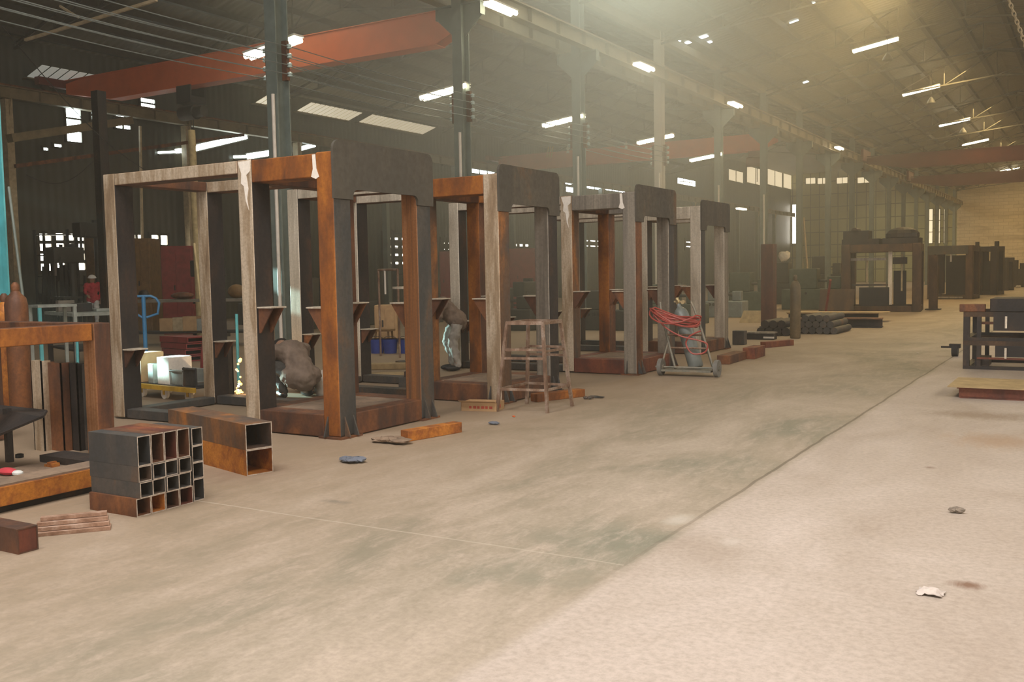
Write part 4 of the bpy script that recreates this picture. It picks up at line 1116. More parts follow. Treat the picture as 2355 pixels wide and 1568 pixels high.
# blue hand truck
p = AD(330, 690, 16.5)
r = thing('hand_truck', 'blue hand truck with a curved handle behind the nearest press frame', 'hand truck', (p.x, p.y, 0), .75)
z1 = AD(330, 681, 16.5).z
MB().tube([(0, 0, .25), (.0, 0, z1)], .035, 10).build('mast', 'blue_paint', r, smooth=True)
MB().tube([(-.24, 0, z1-.0), (.12, 0, z1), (.2, 0, z1-.04), (.25, 0, z1-.12), (.22, 0, z1-.3), (.04, 0, z1-.36)], .022, 8).build('handle', 'blue_paint', r, smooth=True)
MB().tube([(-.24, 0, z1-.22), (0, 0, z1-.38)], .02, 8).build('brace', 'blue_paint', r, smooth=True)
MB().box((-.25, -.45, .12), (.25, .1, .16)).build('toe_plate', 'blue_paint', r)
MB().box((-.05, -.05, .14), (.05, .05, .3)).build('foot', 'blue_paint', r)
for s in (-1, 1): MB().tube([(s*.28, .05, .12), (s*.34, .05, .12)], .12, 16).build('wheel', 'rubber', r, smooth=True)
# workbenches
def bench(label, c, L, D, H, rotz, mt='bench_grey', shelf=True):
    r = thing('workbench', label, 'workbench', c, rotz)
    MB().box((-L/2, -D/2, H-.06), (L/2, D/2, H)).build('top', mt, r)
    for sx in (-1, 1):
        for sy in (-1, 1): MB().box((sx*(L/2-.08)-.04, sy*(D/2-.06)-.04, 0), (sx*(L/2-.08)+.04, sy*(D/2-.06)+.04, H-.06)).build('leg', 'mill_dark', r)
    if shelf: MB().box((-L/2+.1, -D/2+.05, .30), (L/2-.1, D/2-.05, .34)).build('shelf', 'mill_dark', r)
    return r
bA = AD(440, 690, 24); bench('long dark workbench at the back of the left bay behind the nearest press frame', (bA.x, bA.y, 0), 3.6, .9, 1.12, .42)
bB = AD(190, 718, 19); bench('cluttered workbench behind the low orange frame at the far left', (bB.x, bB.y, 0), 2.0, .9, AD(190, 716, 19).z, -.35, 'bench_pale')
def box_on(px, py, dist, w_, d_, h_, mt, nm, lab, cat, z=None, rotz=-.4, extra=None):
    """a box-like thing whose base centre is seen at (px, py)"""
    p = AD(px, py, dist); z = max(0, p.z) if z is None else z
    o = MB().box((-w_/2, -d_/2, 0), (w_/2, d_/2, h_)).build(nm, mt, bev=.01)
    o.location = (p.x, p.y, z); o.rotation_euler = (0, 0, rotz)
    return tag(o, lab, cat)
ztA = 1.121; ztB = AD(190, 716, 19).z+.001
# things under and on the benches
for k, (px, w_, h_, mt, what) in enumerate(((385, .34, .32, 'cardboard', 'leftmost tan carton'), (412, .26, .34, 'pole_tan', 'second pale carton'), (440, .36, .36, 'cardboard', 'third brown carton'), (466, .22, .3, 'bench_pale', 'rightmost grey-green carton'))):
    p = bA + Vector(((px-440)/90*math.cos(.42), (px-440)/90*math.sin(.42), 0))
    o = MB().box((-w_/2, -.15, 0), (w_/2, .15, h_)).build('carton', mt, bev=.01); o.location = (p.x, p.y, .342); o.rotation_euler = (0, 0, .42)
    tag(o, '%s on the lower shelf of the long dark workbench' % what, 'carton', 'cartons under the long workbench')
def stacked_red(px, py, dist, n_):
    p = AD(px, py, dist)
    for k in range(n_):
        o = MB().hollow((0, 0, .06), 'x', 1.0, .5, .11, .02).build('red_channel', 'cabinet_red'); o.location = (p.x, p.y, k*.121); o.rotation_euler = (0, 0, -.3+.05*k)
        tag(o, '%s dark red steel channel in the low pile behind the blue hand truck' % ['lowest', 'second', 'third', 'topmost'][k], 'steel piece', 'dark red channels in a low pile')
stacked_red(425, 790, 19.5, 4)
# red-handled broom
a, b = AD(474, 800, 17), AD(447, 560, 17.6)
r = thing('broom', 'bamboo-handled broom with a red head leaning in the rear bay of the nearest press frame', 'broom', (a.x, a.y, 0))
top_ = Vector((b.x, b.y, b.z)); foot = Vector((a.x, a.y, .42))
MB().tube([foot, top_], .022, 8).build('handle', 'bamboo', r, world=True, smooth=True)
q = MB().tube([(a.x, a.y, .56), (a.x, a.y, .3), (a.x+.06, a.y, .0)], [.06, .1, .16], 12); q.build('brush_head', 'cabinet_red', r, world=True, smooth=True)
p = AD(480, 745, 21); o = MB().tube([(0, 0, 0), (0, 0, AD(480, 690, 21).z)], .06, 12).build('pipe', 'conduit_white', smooth=True); o.location = (p.x, p.y, 0); tag(o, 'short white upright pipe beside the long dark workbench', 'pipe')
# machines and cabinets by the left wall
def cabinet(px0, px1, py, dist, mt, nm, lab, cat, d_=.9, rotz=0.0, base=0):
    a, b = AD(px0, py, dist), AD(px1, py, dist)
    w_ = (Vector((b.x-a.x, b.y-a.y, 0))).length
    r = thing(nm, lab, cat, ((a.x+b.x)/2, (a.y+b.y)/2, base), math.atan2(b.y-a.y, b.x-a.x))
    h_ = a.z-base
    MB().box((-w_/2, 0, 0), (w_/2, d_, h_)).build('body', mt, r, bev=.02)
    MB().box((-w_/2+.06, -.02, .12), (-.02, 0, h_-.1)).build('door', mt, r); MB().box((.02, -.02, .12), (w_/2-.06, 0, h_-.1)).build('door', mt, r)
    MB().box((-.08, -.045, h_*.5), (-.05, -.02, h_*.5+.15)).build('handle', 'black', r)
    return r
cabinet(194, 250, 546, 31.2, 'cabinet_ochre', 'machine_cabinet', 'dark ochre machine cabinet by the left wall, left of the nearest press frame', 'cabinet')
cabinet(300, 343, 548, 29.5, 'cabinet_ochre', 'machine_cabinet', 'dark ochre machine cabinet seen in the rear bay of the nearest press frame', 'cabinet')
cabinet(368, 440, 566, 28.5, 'cabinet_red', 'metal_cabinet', 'large dark red cabinet by the left wall left of the bamboo pole', 'cabinet')
cabinet(1150, 1236, 572, 44, 'cabinet_red', 'metal_cabinet', 'wide red cabinet far behind the second press frame', 'cabinet')
cabinet(1010, 1036, 578, 40, 'cabinet_red', 'metal_cabinet', 'red cabinet seen in the gap right of the nearest press frame', 'cabinet')
cabinet(930, 952, 628, 35, 'cabinet_red', 'metal_cabinet', 'low dark red cabinet behind the nearest press frame, under the lattice window', 'cabinet')
cabinet(860, 912, 702, 21.5, 'cardboard', 'tool_cabinet', 'tan tool cabinet seen through the nearest press frame', 'cabinet', .5)
cabinet(655, 720, 640, 30, 'truss_dark', 'machine_cabinet', 'dark machine cabinet far behind the squatting worker', 'cabinet')
cabinet(1040, 1080, 690, 24, 'bench_grey', 'machine_cabinet', 'grey machine cabinet behind the bright rear post of the third press frame', 'cabinet')
def drill(px, py, dist, lab, hgt=None):
    p = AD(px, py, dist); z = p.z if hgt is None else hgt
    r = thing('drill_press', lab, 'machine', (p.x, p.y, 0))
    MB().box((-.3, -.4, 0), (.3, .4, .12)).build('base', 'dark_paint', r)
    MB().tube([(0, .2, .12), (0, .2, z-.2)], .09, 14).build('pillar', 'dark_paint', r, smooth=True)
    MB().box((-.3, -.35, z*.42), (.3, .25, z*.42+.06)).build('work_table', 'dark_paint', r)
    MB().box((-.2, -.5, z-.55), (.2, .45, z-.1)).build('head', 'dark_paint', r, bev=.03)
    MB().tube([(0, -.35, z-.55), (0, -.35, z-.9)], .04, 10).build('spindle', 'mill_grey', r)
    MB().tube([(-.1, .3, z-.1), (-.1, .3, z+.0)], .16, 14).build('motor', 'black', r)
    MB().tube([(.2, -.3, z-.4), (.4, -.5, z-.6)], .015, 6).build('feed_handle', 'mill_grey', r)
    return r
drill(207, 505, 30.0, 'tall dark drilling machine by the left wall above the worker in red')
drill(150, 560, 27.6, 'dark drilling machine in front of the brightest low window at the left')
drill(480, 590, 27.0, 'dark drilling machine in front of the yellowish low window at the left')
drill(1210, 640, 30.0, 'dark drilling machine far behind the second press frame')
drill(985, 640, 33.0, 'dark drilling machine far behind the nearest press frame')
# open racks in front of the windows
def rack_shelf(px0, px1, dist, h_, lab, n_=4, mt='black', d_=.6):
    a, b = AD(px0, 640, dist), AD(px1, 640, dist); w_ = Vector((b.x-a.x, b.y-a.y, 0)).length
    r = thing('open_rack', lab, 'rack', ((a.x+b.x)/2, (a.y+b.y)/2, 0), math.atan2(b.y-a.y, b.x-a.x))
    for sx in (-1, 1):
        for y in (0, d_): MB().box((sx*w_/2-.035, y-.03, 0), (sx*w_/2+.035, y+.03, h_)).build('upright', mt, r)
    for k in range(n_):
        z = h_*(k+.8)/n_
        MB().box((-w_/2, 0, z-.03), (w_/2, d_, z)).build('shelf', mt, r)
    return r
rack_shelf(84, 160, 30, 3.2, 'dark open rack standing before the leftmost low window', 5)
rack_shelf(905, 950, 43, 3.6, 'dark open rack before the lattice window behind the nearest press frame', 6)
rnd = random.Random(21)
for k in range(14):
    px = 94 + k*7.2; dist = (28.7, 29.3)[k % 2]
    zz = rnd.uniform(1.5, 2.7)
    p = AD(px, 640, dist)
    q = MB().bar((0, 0, 0), (rnd.uniform(-.12, .12), .05, zz), .04+.04*rnd.random()); 
    if k % 3 == 0: q.box((-.08, -.06, zz*.6), (.1, .06, zz*.75))
    o = q.build('leaning_bar', 'black'); o.location = (p.x, p.y, 0)
    tag(o, 'dark bar leaning among the clutter before the bright low windows at the far left', 'bar', 'dark bars leaning before the low windows')
# stand with screw rod, blue bins, stool, plates behind the nearest frame
p = AD(892, 690, 19.3)
r = thing('pipe_stand', 'thin pale pipe stand seen through the nearest press frame', 'stand', (p.x, p.y, 0), -.3)
z1 = AD(892, 618, 19.3).z
for x_ in (-.3, .36): MB().tube([(x_, 0, 0), (x_, 0, z1)], .022, 8).build('upright', 'stand_steel', r, smooth=True)
MB().tube([(-.3, 0, z1-.02), (.36, 0, z1-.02)], .022, 8).build('cross_bar', 'stand_steel', r, smooth=True)
MB().tube([(-.08, 0, z1-.02), (-.08, 0, z1-.5)], .02, 8).build('hanger', 'conduit_white', r, smooth=True)
p = AD(931, 700, 18)
r = thing('screw_stand', 'vertical screw rod with a round table top, seen through the nearest press frame', 'stand', (p.x, p.y, 0))
z1 = AD(931, 660, 18).z
q = MB().tube([(0, 0, 0), (0, 0, z1-.02)], .022, 8)
for k in range(5): q.tube([(0, 0, .5+k*.13), (0, 0, .53+k*.13)], .034, 10)
q.build('rod', 'pale_steel', r, smooth=True); MB().tube([(0, 0, z1-.03), (0, 0, z1+.01)], .22, 24).build('round_top', 'bare_steel', r, smooth=True)
MB().tube([(0, 0, 0), (0, 0, .03)], .2, 20).build('foot', 'mill_grey', r, smooth=True)
for px, lab in ((868, 'left blue plastic bucket on the floor seen through the nearest press frame'), (898, 'middle blue plastic bucket on the floor seen through the nearest press frame'), (934, 'right and brightest blue bucket on the floor seen through the nearest press frame')):
    p = G(px, 812)
    q = MB().lathe((0, 0, 0), [(.13, 0), (.17, .3), (.18, .3), (.165, .28), (.12, .02)], 18); r = thing('bucket', lab, 'bucket', (p.x, p.y, 0), 0, 'blue plastic buckets')
    q.build('pail', 'blue_plastic', r, smooth=True)
    MB().tube([(.175*math.cos(t*PI/8), 0, .29+.06*math.sin(t*PI/8)) for t in range(9)], .006, 6).build('handle', 'mill_grey', r)
p = G(884, 806); r = thing('stool', 'small ochre wooden stool before the tan tool cabinet', 'stool', (p.x, p.y+.0, 0), .3)
for sx in (-1, 1):
    for sy in (-1, 1): MB().bar((sx*.17, sy*.14, 0), (sx*.14, sy*.11, .42), .035).build('leg', 'cabinet_ochre', r)
MB().box((-.2, -.17, .42), (.2, .17, .46)).build('seat', 'cabinet_ochre', r)
for k, (px, py, w_, d_, lab) in enumerate(((890, 848, .9, .25, 'farther tan bar lying behind the nearest press frame deck'), (892, 872, 1.0, .3, 'nearer tan bar lying behind the nearest press frame deck'))):
    p = G(px, py); o = MB().box((-w_/2, -d_/2, 0), (w_/2, d_/2, .1)).build('flat_beam', 'plate_tan', bev=.01); o.location = (p.x, p.y, 0); o.rotation_euler = (0, 0, .5); tag(o, lab, 'beam')
p = G(940, 892); r = thing('bench_vise', 'grey vise-like block on the floor behind the nearest press frame deck', 'vise', (p.x, p.y, 0), .4)
MB().box((-.12, -.1, 0), (.12, .1, .16)).build('base', 'mill_grey', r); MB().box((-.05, -.05, .16), (.06, .05, .24)).build('jaw', 'mill_dark', r)
# gas cylinders at the far left behind the low frame
for px, top_, dist, lab, mt in ((10, 680, 11.5, 'orange-topped gas cylinder at the left edge behind the low rail', 'patchy_rust'), (37, 655, 11.2, 'brown gas cylinder with a capped neck just right of the left edge', 'rust_brown')):
    p = AD(px, 700, dist); z = AD(px, top_+14, dist).z
    t = thing('gas_cylinder', lab, 'gas cylinder', (p.x, p.y, 0))
    MB().lathe((0, 0, 0), [(.11, 0), (.125, .02), (.125, z-.16), (.11, z-.08), (.06, z-.03), (.04, z)], 18).build('body', mt, t, smooth=True)
    MB().lathe((0, 0, z), [(.04, 0), (.045, .02), (.045, .07), (.02, .1)], 12).build('valve_cap', 'rust_brown', t, smooth=True)
p = AD(20, 760, 12.5); q2 = AD(50, 672, 12.6)
a, b = AD(52, 676, 12.6), AD(20, 430, 12.9)
single(MB().tube([(a.x, a.y, 0), a, b], .018, 8), 'leaning_rod', 'column_green', 'thin grey rod leaning on the turquoise column at the far left', 'rod', smooth=True)
p = AD(120, 705, 16)
r = thing('steel_table', 'small pale steel table with a dark window-like front left of the nearest press frame', 'table', (p.x, p.y, 0), -.3)
MB().box((-.28, -.3, AD(120, 700, 16).z-.04), (.28, .3, AD(120, 700, 16).z)).build('top', 'bench_pale', r)
for sx in (-1, 1):
    for sy in (-1, 1): MB().box((sx*.25-.025, sy*.27-.025, 0), (sx*.25+.025, sy*.27+.025, AD(120, 700, 16).z-.04)).build('leg', 'turquoise' if sx > 0 and sy < 0 else 'bench_pale', r)
for px, w_, h_, mt, lab in ((150, .2, .22, 'bench_grey', 'grey box on the cluttered workbench'), (185, .5, .16, 'mill_dark', 'dark metal lump on the cluttered workbench'), (235, .3, .05, 'bench_pale', 'pale tray at the right end of the cluttered workbench')):
    p = AD(px, 705, 19.0); o = MB().box((-w_/2, -.15, 0), (w_/2, .15, h_)).build('tray' if 'tray' in lab else 'metal_box', mt, bev=.01); o.location = (p.x, p.y, ztB); o.rotation_euler = (0, 0, -.35); tag(o, lab, 'box')
for px, py, w_, h_, mt, nm, lab in ((330, 690, .3, .25, 'mill_dark', 'metal_box', 'dark box on the long workbench behind the blue hand truck'), (420, 690, .7, .18, 'rust_brown', 'metal_box', 'brown heap of parts on the middle of the long workbench'), (545, 680, .5, .35, 'cabinet_ochre', 'metal_box', 'ochre-brown rounded part at the right of the long workbench')):
    p = bA + Vector(((px-440)/90*math.cos(.42), (px-440)/90*math.sin(.42), 0)); o = MB().ball((0, 0, h_/2), .5, 14, (w_, .5*w_+.1, h_)).build(nm, mt, smooth=True)
    o.location = (p.x, p.y, ztA); tag(o, lab, 'metal part')
# big pale-brown bamboo pole leaning by the rear bay
a, b = AD(457, 655, 26.0), AD(440, 300, 26.0)
single(MB().tube([(a.x, a.y, 0), a, b], .10, 10), 'bamboo_pole', 'bamboo', 'thick pale bamboo pole standing in the rear bay of the nearest press frame', 'pole', smooth=True)
# ------------------------------------------------------------------ farther along the aisle
def bars(name, label, cat, loc, rotz, L, group=None):
    """L: (part name, p, q, w, h, material)"""
    r = thing(name, label, cat, loc, rotz, group)
    for nm, p, q, w_, h_, mt in L: MB().bar(p, q, w_, h_).build(nm, mt, r)
    return r
HT = [0]
def portal(label, px0, px1, pbase, ptop, D, mt, extra=(), pw=.3, group='dark welded frames far down the aisle'):
    a, b = G(px0, pbase), G(px1, pbase); w_ = (b-a).length; mid = (a+b)/2
    dist = mid.y*cy_d + mid.x*cx_d
    H = 1.6 + ((605 + (2530-px1)*.018) - ptop)*dist/2250
    HT[0] = H
    r = thing('welded_frame', label, 'machine frame', (mid.x, mid.y, 0), math.atan2(b.y-a.y, b.x-a.x), group)
    for x_ in (-w_/2+pw/2, w_/2-pw/2):
        for y_ in (pw/2, D-pw/2): MB().box((x_-pw/2, y_-pw/2, 0), (x_+pw/2, y_+pw/2, H)).build('post', mt, r, bev=.02)
    for y_ in (pw/2, D-pw/2):
        MB().box((-w_/2+pw, y_-pw/2, H-.28), (w_/2-pw, y_+pw/2, H-.01)).build('top_beam', mt, r)
        MB().box((-w_/2+pw, y_-pw/2, .01), (w_/2-pw, y_+pw/2, .2)).build('base_beam', mt, r)
    for x_ in (-w_/2+pw/2, w_/2-pw/2):
        MB().box((x_-pw/2, pw, H-.28), (x_+pw/2, D-pw, H-.01)).build('top_beam', mt, r)
        MB().box((x_-pw/2, pw, .01), (x_+pw/2, D-pw, .2)).build('base_beam', mt, r)
    for nm, u0, u1, z0, z1, y0_, y1_, m2 in extra:
        MB().box((-w_/2+w_*u0, y0_, H*z0), (-w_/2+w_*u1, y1_, H*z1)).build(nm, m2, r)
    return r
fwd = R @ Vector((0, 0, -1)); cx_d, cy_d = fwd.x, fwd.y
P1 = portal('large dark brown welded frame far down the aisle with bright vertical shafts', 1934, 2118, 717, 559, 2.2, 'frame_dark',
            (('slide_rail', .10, .56, .76, .80, .4, .55, 'grey_steel'), ('slide_rail', .12, .58, .38, .41, .4, .55, 'mill_grey'), ('shaft', .585, .635, .1, .93, .35, .45, 'bare_steel'), ('shaft', .30, .32, .42, .76, .6, .65, 'pole_tan'),
             ('shaft', .74, .76, .3, .85, .6, .66, 'pole_tan'), ('front_panel', .22, .60, .07, .36, .3, .34, 'black'), ('side_panel', .64, .80, .05, .6, .9, 1.0, 'black'), ('cross_plate', .64, .82, .70, .80, .4, .5, 'mill_dark')))
p = G(2146, 712)
bars('machine_post', 'brown post standing just right of the large dark welded frame', 'post', (p.x, p.y, 0), 0, [('post', (0, 0, 0), (0, 0, 2.0), .28, .28, 'frame_dark'), ('foot_plate', (-.25, 0, .02), (.25, 0, .02), .5, .04, 'mill_dark')])
HT1 = HT[0]+.001
P2 = portal('dark welded frame with a grey head plate, second far down the aisle', 2132, 2236, 688, 564, 2.0, 'frame_dark',
            (('head_plate', .02, .9, .84, 1.0, -.04, -.005, 'mill_grey'), ('inner_post', .22, .32, .1, .85, .5, .8, 'mill_dark'), ('inner_panel', .33, .8, .06, .82, .9, .95, 'black'), ('shaft', .47, .51, .7, .84, .35, .42, 'conduit_white'), ('lower_rail', .05, .8, .02, .05, -.12, -.03, 'grey_steel')), .32)
P3 = portal('dark welded frame with two upright ends, third far down the aisle', 2240, 2292, 678, 566, 1.6, 'mill_dark', (('end_stub', 0, .12, 1.0, 1.1, .1, .4, 'mill_dark'), ('end_stub', .85, 1.0, 1.0, 1.1, .1, .4, 'mill_dark'), ('inner_panel', .2, .8, .06, .7, .6, .7, 'black')), .35)
P4 = portal('low dark welded frame farthest down the aisle', 2290, 2316, 668, 592, 1.2, 'mill_dark', (), .3)
def heap(label, px, py, w_, h_, mt, nm='machine_part', cat='machine part', n_=5, seed=1):
    c = G(px, py); rnd = random.Random(seed); q = MB()
    for k in range(n_):
        x_ = (k-(n_-1)/2)*w_/n_; hh = h_*rnd.uniform(.55, 1)
        q.box((c.x+x_-w_/n_*.55, c.y-.3*rnd.uniform(.6, 1), 0), (c.x+x_+w_/n_*.55, c.y+.5*rnd.uniform(.6, 1), hh))
        if k % 2: q.tube([(c.x+x_, c.y, hh), (c.x+x_, c.y, hh+h_*.2)], w_*.06, 10)
    return single(q, nm, mt, label, cat, bev=.02)
heap('dark machine parts piled at the far end of the aisle by the white wall', 2328, 660, 3.2, 2.0, 'mill_dark', seed=4)
heap('low dark machine parts at the far right end of the aisle', 2350, 655, 2.0, 1.0, 'mill_dark', seed=8)
c = G(2342, 662); litter((2342, 662), .18, 'bag_white', 'small white bag on the floor at the far right end of the aisle', 'bag', 3, (1, 1, .8))
# dark machines standing on top of and behind the large frame
zt1 = HT1
for px, w_, h_, lab in ((1972, 1.6, .5, 'dark machine part lying on top of the large dark welded frame, left'), (2066, 1.5, .7, 'rounded dark machine part lying on top of the large dark welded frame, right')):
    p = G(px, 717); q = MB()
    if w_ > 1.55: q.box((-.65, .3, 0), (.65, 1.1, h_*.4)); q.box((-.6, .3, h_*.4), (.3, .9, h_)); q.tube([(-.2, .3, h_), (-.2, .9, h_)], .12, 10)
    else: q.ball((0, .8, .3), .42, 14, (1.4, 1.1, .72)); q.box((-.6, .3, 0), (.6, 1.3, .2))
    o = tag(q.build('machine_part', 'mill_dark'), lab, 'machine part'); o.location = (p.x, P1.location.y, zt1)
# brown leaning plate and dark rack left of the large frame
p = G(1945, 718)
o = MB().prism([(-.75, 0, 0), (.45, 0, 0), (.45, .25, .85), (-.75, .25, .85)], (0, .02, .0)).build('leaning_sheet', 'frame_dark'); o.location = (p.x, p.y-.9, 0); tag(o, 'brown steel sheet leaning at the left foot of the large dark welded frame', 'sheet')
def machine(px, py, w_, d_, h_, mt, lab, seed=0, nm='machine', rotz=0.0):
    c = G(px, py); rnd = random.Random(seed+int(px)); r = thing(nm, lab, 'machine', (c.x, c.y, 0), rotz)
    MB().box((-w_/2, 0, 0), (w_/2, d_, h_*.5)).build('bed', mt, r, bev=.03)
    MB().box((-w_*.4, d_*.2, h_*.5), (w_*.05, d_*.8, h_)).build('headstock', mt, r, bev=.04)
    MB().box((w_*.2, d_*.3, h_*.5), (w_*.42, d_*.7, h_*.8)).build('tailstock', mt, r, bev=.03)
    MB().tube([(w_*.05, d_*.5, h_*.7), (w_*.2, d_*.5, h_*.7)], .05, 10).build('spindle', 'mill_grey', r, smooth=True)
    for k in range(3): MB().tube([(-w_*.3+k*w_*.1, -.04, h_*.4), (-w_*.3+k*w_*.1, .0, h_*.4)], .05, 12).build('knob', 'black', r)
    return r
M['machine_green'] = plain('machine_green', (.06, .075, .055), .55, .1)
machine(1868, 712, 2.4, 1.0, 1.6, 'machine_green', 'dark green lathe behind the lone gas cylinder in the aisle', 1)
machine(1715, 716, 1.8, 1.0, 1.5, 'machine_green', 'dark green machine behind the tall red-brown tube', 2)
machine(1895, 672, 2.2, 1.4, 2.4, 'dark_paint', 'dark machine left of and behind the large welded frame', 3)
machine(1545, 745, 1.8, .8, 1.2, 'machine_green', 'dark green machine seen through the third press frame', 4)
machine(1390, 760, 1.6, .8, 1.1, 'dark_paint', 'dark machine seen inside the third press frame', 5)
machine(1806, 700, 1.7, 1.0, 1.9, 'dark_paint', 'dark machine between the red-brown tube and the lone gas cylinder', 6)
machine(1660, 730, 1.4, .7, 1.1, 'cylinder_grey', 'grey machine seen through the fourth press frame', 7)
machine(1150, 760, 2.0, .8, 1.2, 'dark_paint', 'dark machine seen inside the second press frame', 8)
machine(600, 748, 2.2, .9, 1.5, 'dark_paint', 'dark machine far behind the second post of the nearest press frame', 9)
machine(770, 748, 2.4, .9, 1.6, 'dark_paint', 'dark machine at the back between the second and corner posts of the nearest press frame', 10)
# pale plastic sheeting bits and a red rod beside the lathe
p = G(1806, 700); o = MB().ball((0, 0, .9), .26, 12, (1, .5, .9)).build('plastic_bag', 'bag_white', smooth=True)
rnd = random.Random(2)
for v in o.data.vertices: v.co += Vector((rnd.uniform(-1, 1), rnd.uniform(-1, 1), rnd.uniform(-1, 1)))*.05
for v in o.data.vertices: v.co.z -= .63
o.location = (p.x, p.y-.2, 1.9+0.001); tag(o, 'crumpled pale plastic bag on the dark machine left of the lone gas cylinder', 'bag')
a, b = G(1898, 722), AD(1910, 632, 33)
single(MB().bar((a.x, a.y, 0), (b.x, b.y, 1.2), .07), 'leaning_bar', 'cabinet_red', 'thin red bar leaning on the lathe left of the brown sheet', 'bar')
# stacks of bars and pipes in the aisle beyond the lone cylinder
def stack_of(px, py, n_, rows, L_, r_, rotz, mt, where, group):
    c = G(px, py); k = 0
    for j in range(rows):
        for i in range(n_-j):
            o = MB().tube([(0, -L_/2, 0), (0, L_/2, 0)], r_, 12).build('steel_pipe', mt, smooth=True)
            x_ = (i-(n_-j-1)/2)*r_*2.02
            o.location = (c.x+x_*math.cos(rotz), c.y+x_*math.sin(rotz)+L_/2, r_*1.001+j*r_*1.745); o.rotation_euler = (0, 0, rotz)
            tag(o, 'dark steel pipe in the pile lying %s' % where, 'pipe', group); k += 1
stack_of(1876, 768, 6, 3, 1.6, .085, 0, 'mill_grey', 'beside the lone gas cylinder', 'pipes in the pile beside the lone gas cylinder')
stack_of(1778, 772, 4, 2, 1.4, .10, 0, 'mill_dark', 'left of the lone gas cylinder', 'pipes in the pile left of the lone gas cylinder')
for k, (px, py, w_, d_, z, mt, lab) in enumerate(((1930, 752, 2.2, .5, .0, 'mill_dark', 'dark beam lying on the floor right of the pipe pile, nearest'), (1915, 738, 2.6, .6, .0, 'mill_dark', 'dark beam lying behind the pipe pile'),)):
    c = G(px, py); r = thing('steel_beam', lab, 'beam', (c.x, c.y, 0), .1)
    MB().box((-w_/2, -d_/2, .0), (w_/2, d_/2, .03)).build('flange', mt, r); MB().box((-w_/2, -.03, .03), (w_/2, .03, .22)).build('web', mt, r); MB().box((-w_/2, -d_/2, .22), (w_/2, d_/2, .25)).build('flange', 'rust_brown', r)
    if k == 1:
        o = MB().box((-1.4, -.4, 0), (1.5, .4, .03)).build('flat_plate', 'plate_tan'); o.location = (c.x+.1, c.y, .251); o.rotation_euler = (0, 0, .1); tag(o, 'tan steel plate lying on the beam behind the pipe pile', 'plate')
# channel with a bright end and a tan sheet by the fourth frame
c = G(1752, 779)
r = thing('steel_channel', 'low grey steel channel with a bright end lying at the foot of the red-brown tube', 'bar', (c.x, c.y, 0), 0)
MB().box((-.35, -.25, 0), (.35, .0, .14)).build('web', 'mill_dark', r); MB().box((-.36, -.28, .14), (.36, .02, .17)).build('flange', 'grey_steel', r); MB().box((.12, -.29, .03), (.36, -.255, .07)).build('bright_patch', 'conduit_white', r)
c = G(1730, 742)
o = MB().prism([(-.4, 0, .0), (.32, 0, .0), (.32, .12, .36), (-.3, .12, .36)], (0, .02, 0)).build('leaning_sheet', 'plate_tan'); o.location = (c.x, c.y, 0); tag(o, 'tan steel sheet leaning behind the channel by the red-brown tube', 'sheet')
c = G(1700, 792); o = MB().box((-.12, -.1, 0), (.14, .1, .30)).build('steel_block', 'mill_grey', bev=.01); o.location = (c.x, c.y, 0); tag(o, 'grey steel block right of the fourth press frame foot', 'steel piece')
# long thin poles leaning on the columns
for (x0, y0_, x1, y1_, dist, lab) in ((1849, 660, 1840, 510, 50, 'thin pole leaning near the second column beyond the white one'), (1862, 655, 1848, 500, 52, 'thinner pole leaning beside it near the dark lathe')):
    a, b = AD(x0, y0_, dist), AD(x1, y1_, dist)
    single(MB().tube([(a.x, a.y, 0), b], .05, 8), 'leaning_pole', 'pole_tan', lab, 'pole', smooth=True)

# ------------------------------------------------------------------ right foreground: stacked dark frames and the plate on its beam
c = G(2214, 848); X0, Y0 = c.x, c.y
def tier(label, z, x0, extra):
    r = thing('steel_skid', label, 'machine frame', (x0+.8, Y0+.6, z), 0, 'dark frames stacked at the right')
    H = .44; W_ = 2.1; D = 1.3
    L = []
    for yy in (0, D):
        for xx in (0, .19, W_-.1): MB().box((xx-.8, yy-.6, .05), (xx-.8+.09 - (.03 if xx == .19 else 0), yy-.6+.09, H-.07)).build('upright', 'mill_dark', r)
        MB().box((-.8, yy-.6, .0), (W_-.8, yy-.6+.09, .05)).build('bottom_rail', 'mill_dark', r)
        MB().box((-.8, yy-.6, H-.07), (W_-.8, yy-.6+.09, H)).build('top_rail', 'frame_dark', r)
    for xx in (0, W_-.1):
        MB().box((xx-.8, -.51, .0), (xx-.7, D-.6, .05)).build('bottom_rail', 'mill_dark', r); MB().box((xx-.8, -.51, H-.07), (xx-.7, D-.6, H)).build('top_rail', 'mill_dark', r)
    for nm, a, b, mt in extra: MB().box((a[0]-.8, a[1]-.6, a[2]), (b[0]-.8, b[1]-.6, b[2])).build(nm, mt, r)
    return r
tier('lower of the two dark steel skids stacked at the right', 0, X0, (('cross_plate', (.45, -.02, .2), (2.1, -.002, .37), 'mill_dark'), ('drawer_rail', (.2, -.03, .16), (2.1, .0, .19), 'rust_red'), ('clip', (.58, -.05, .18), (.61, -.022, .34), 'bare_steel'), ('block', (.16, .1, .05), (.36, .5, .18), 'mill_dark')))
tier('upper of the two dark steel skids stacked at the right', .441, X0, (('cross_plate', (.42, -.02, .16), (2.1, -.002, .44), 'mill_dark'), ('clip', (.58, -.05, .2), (.61, -.022, .38), 'bare_steel'), ('brace', (.2, .1, .25), (1.2, .14, .29), 'rust_brown')))
o = MB().prism([(0, 0, 0), (1.7, 0, 0), (1.7, 1.0, 0), (0, 1.0, 0)], (0, 0, .2)).build('dark_slab', 'mill_dark', bev=.01); o.location = (X0+.36, Y0+.1, .885); tag(o, 'dark steel box lying on top of the stacked skids at the right', 'steel piece')
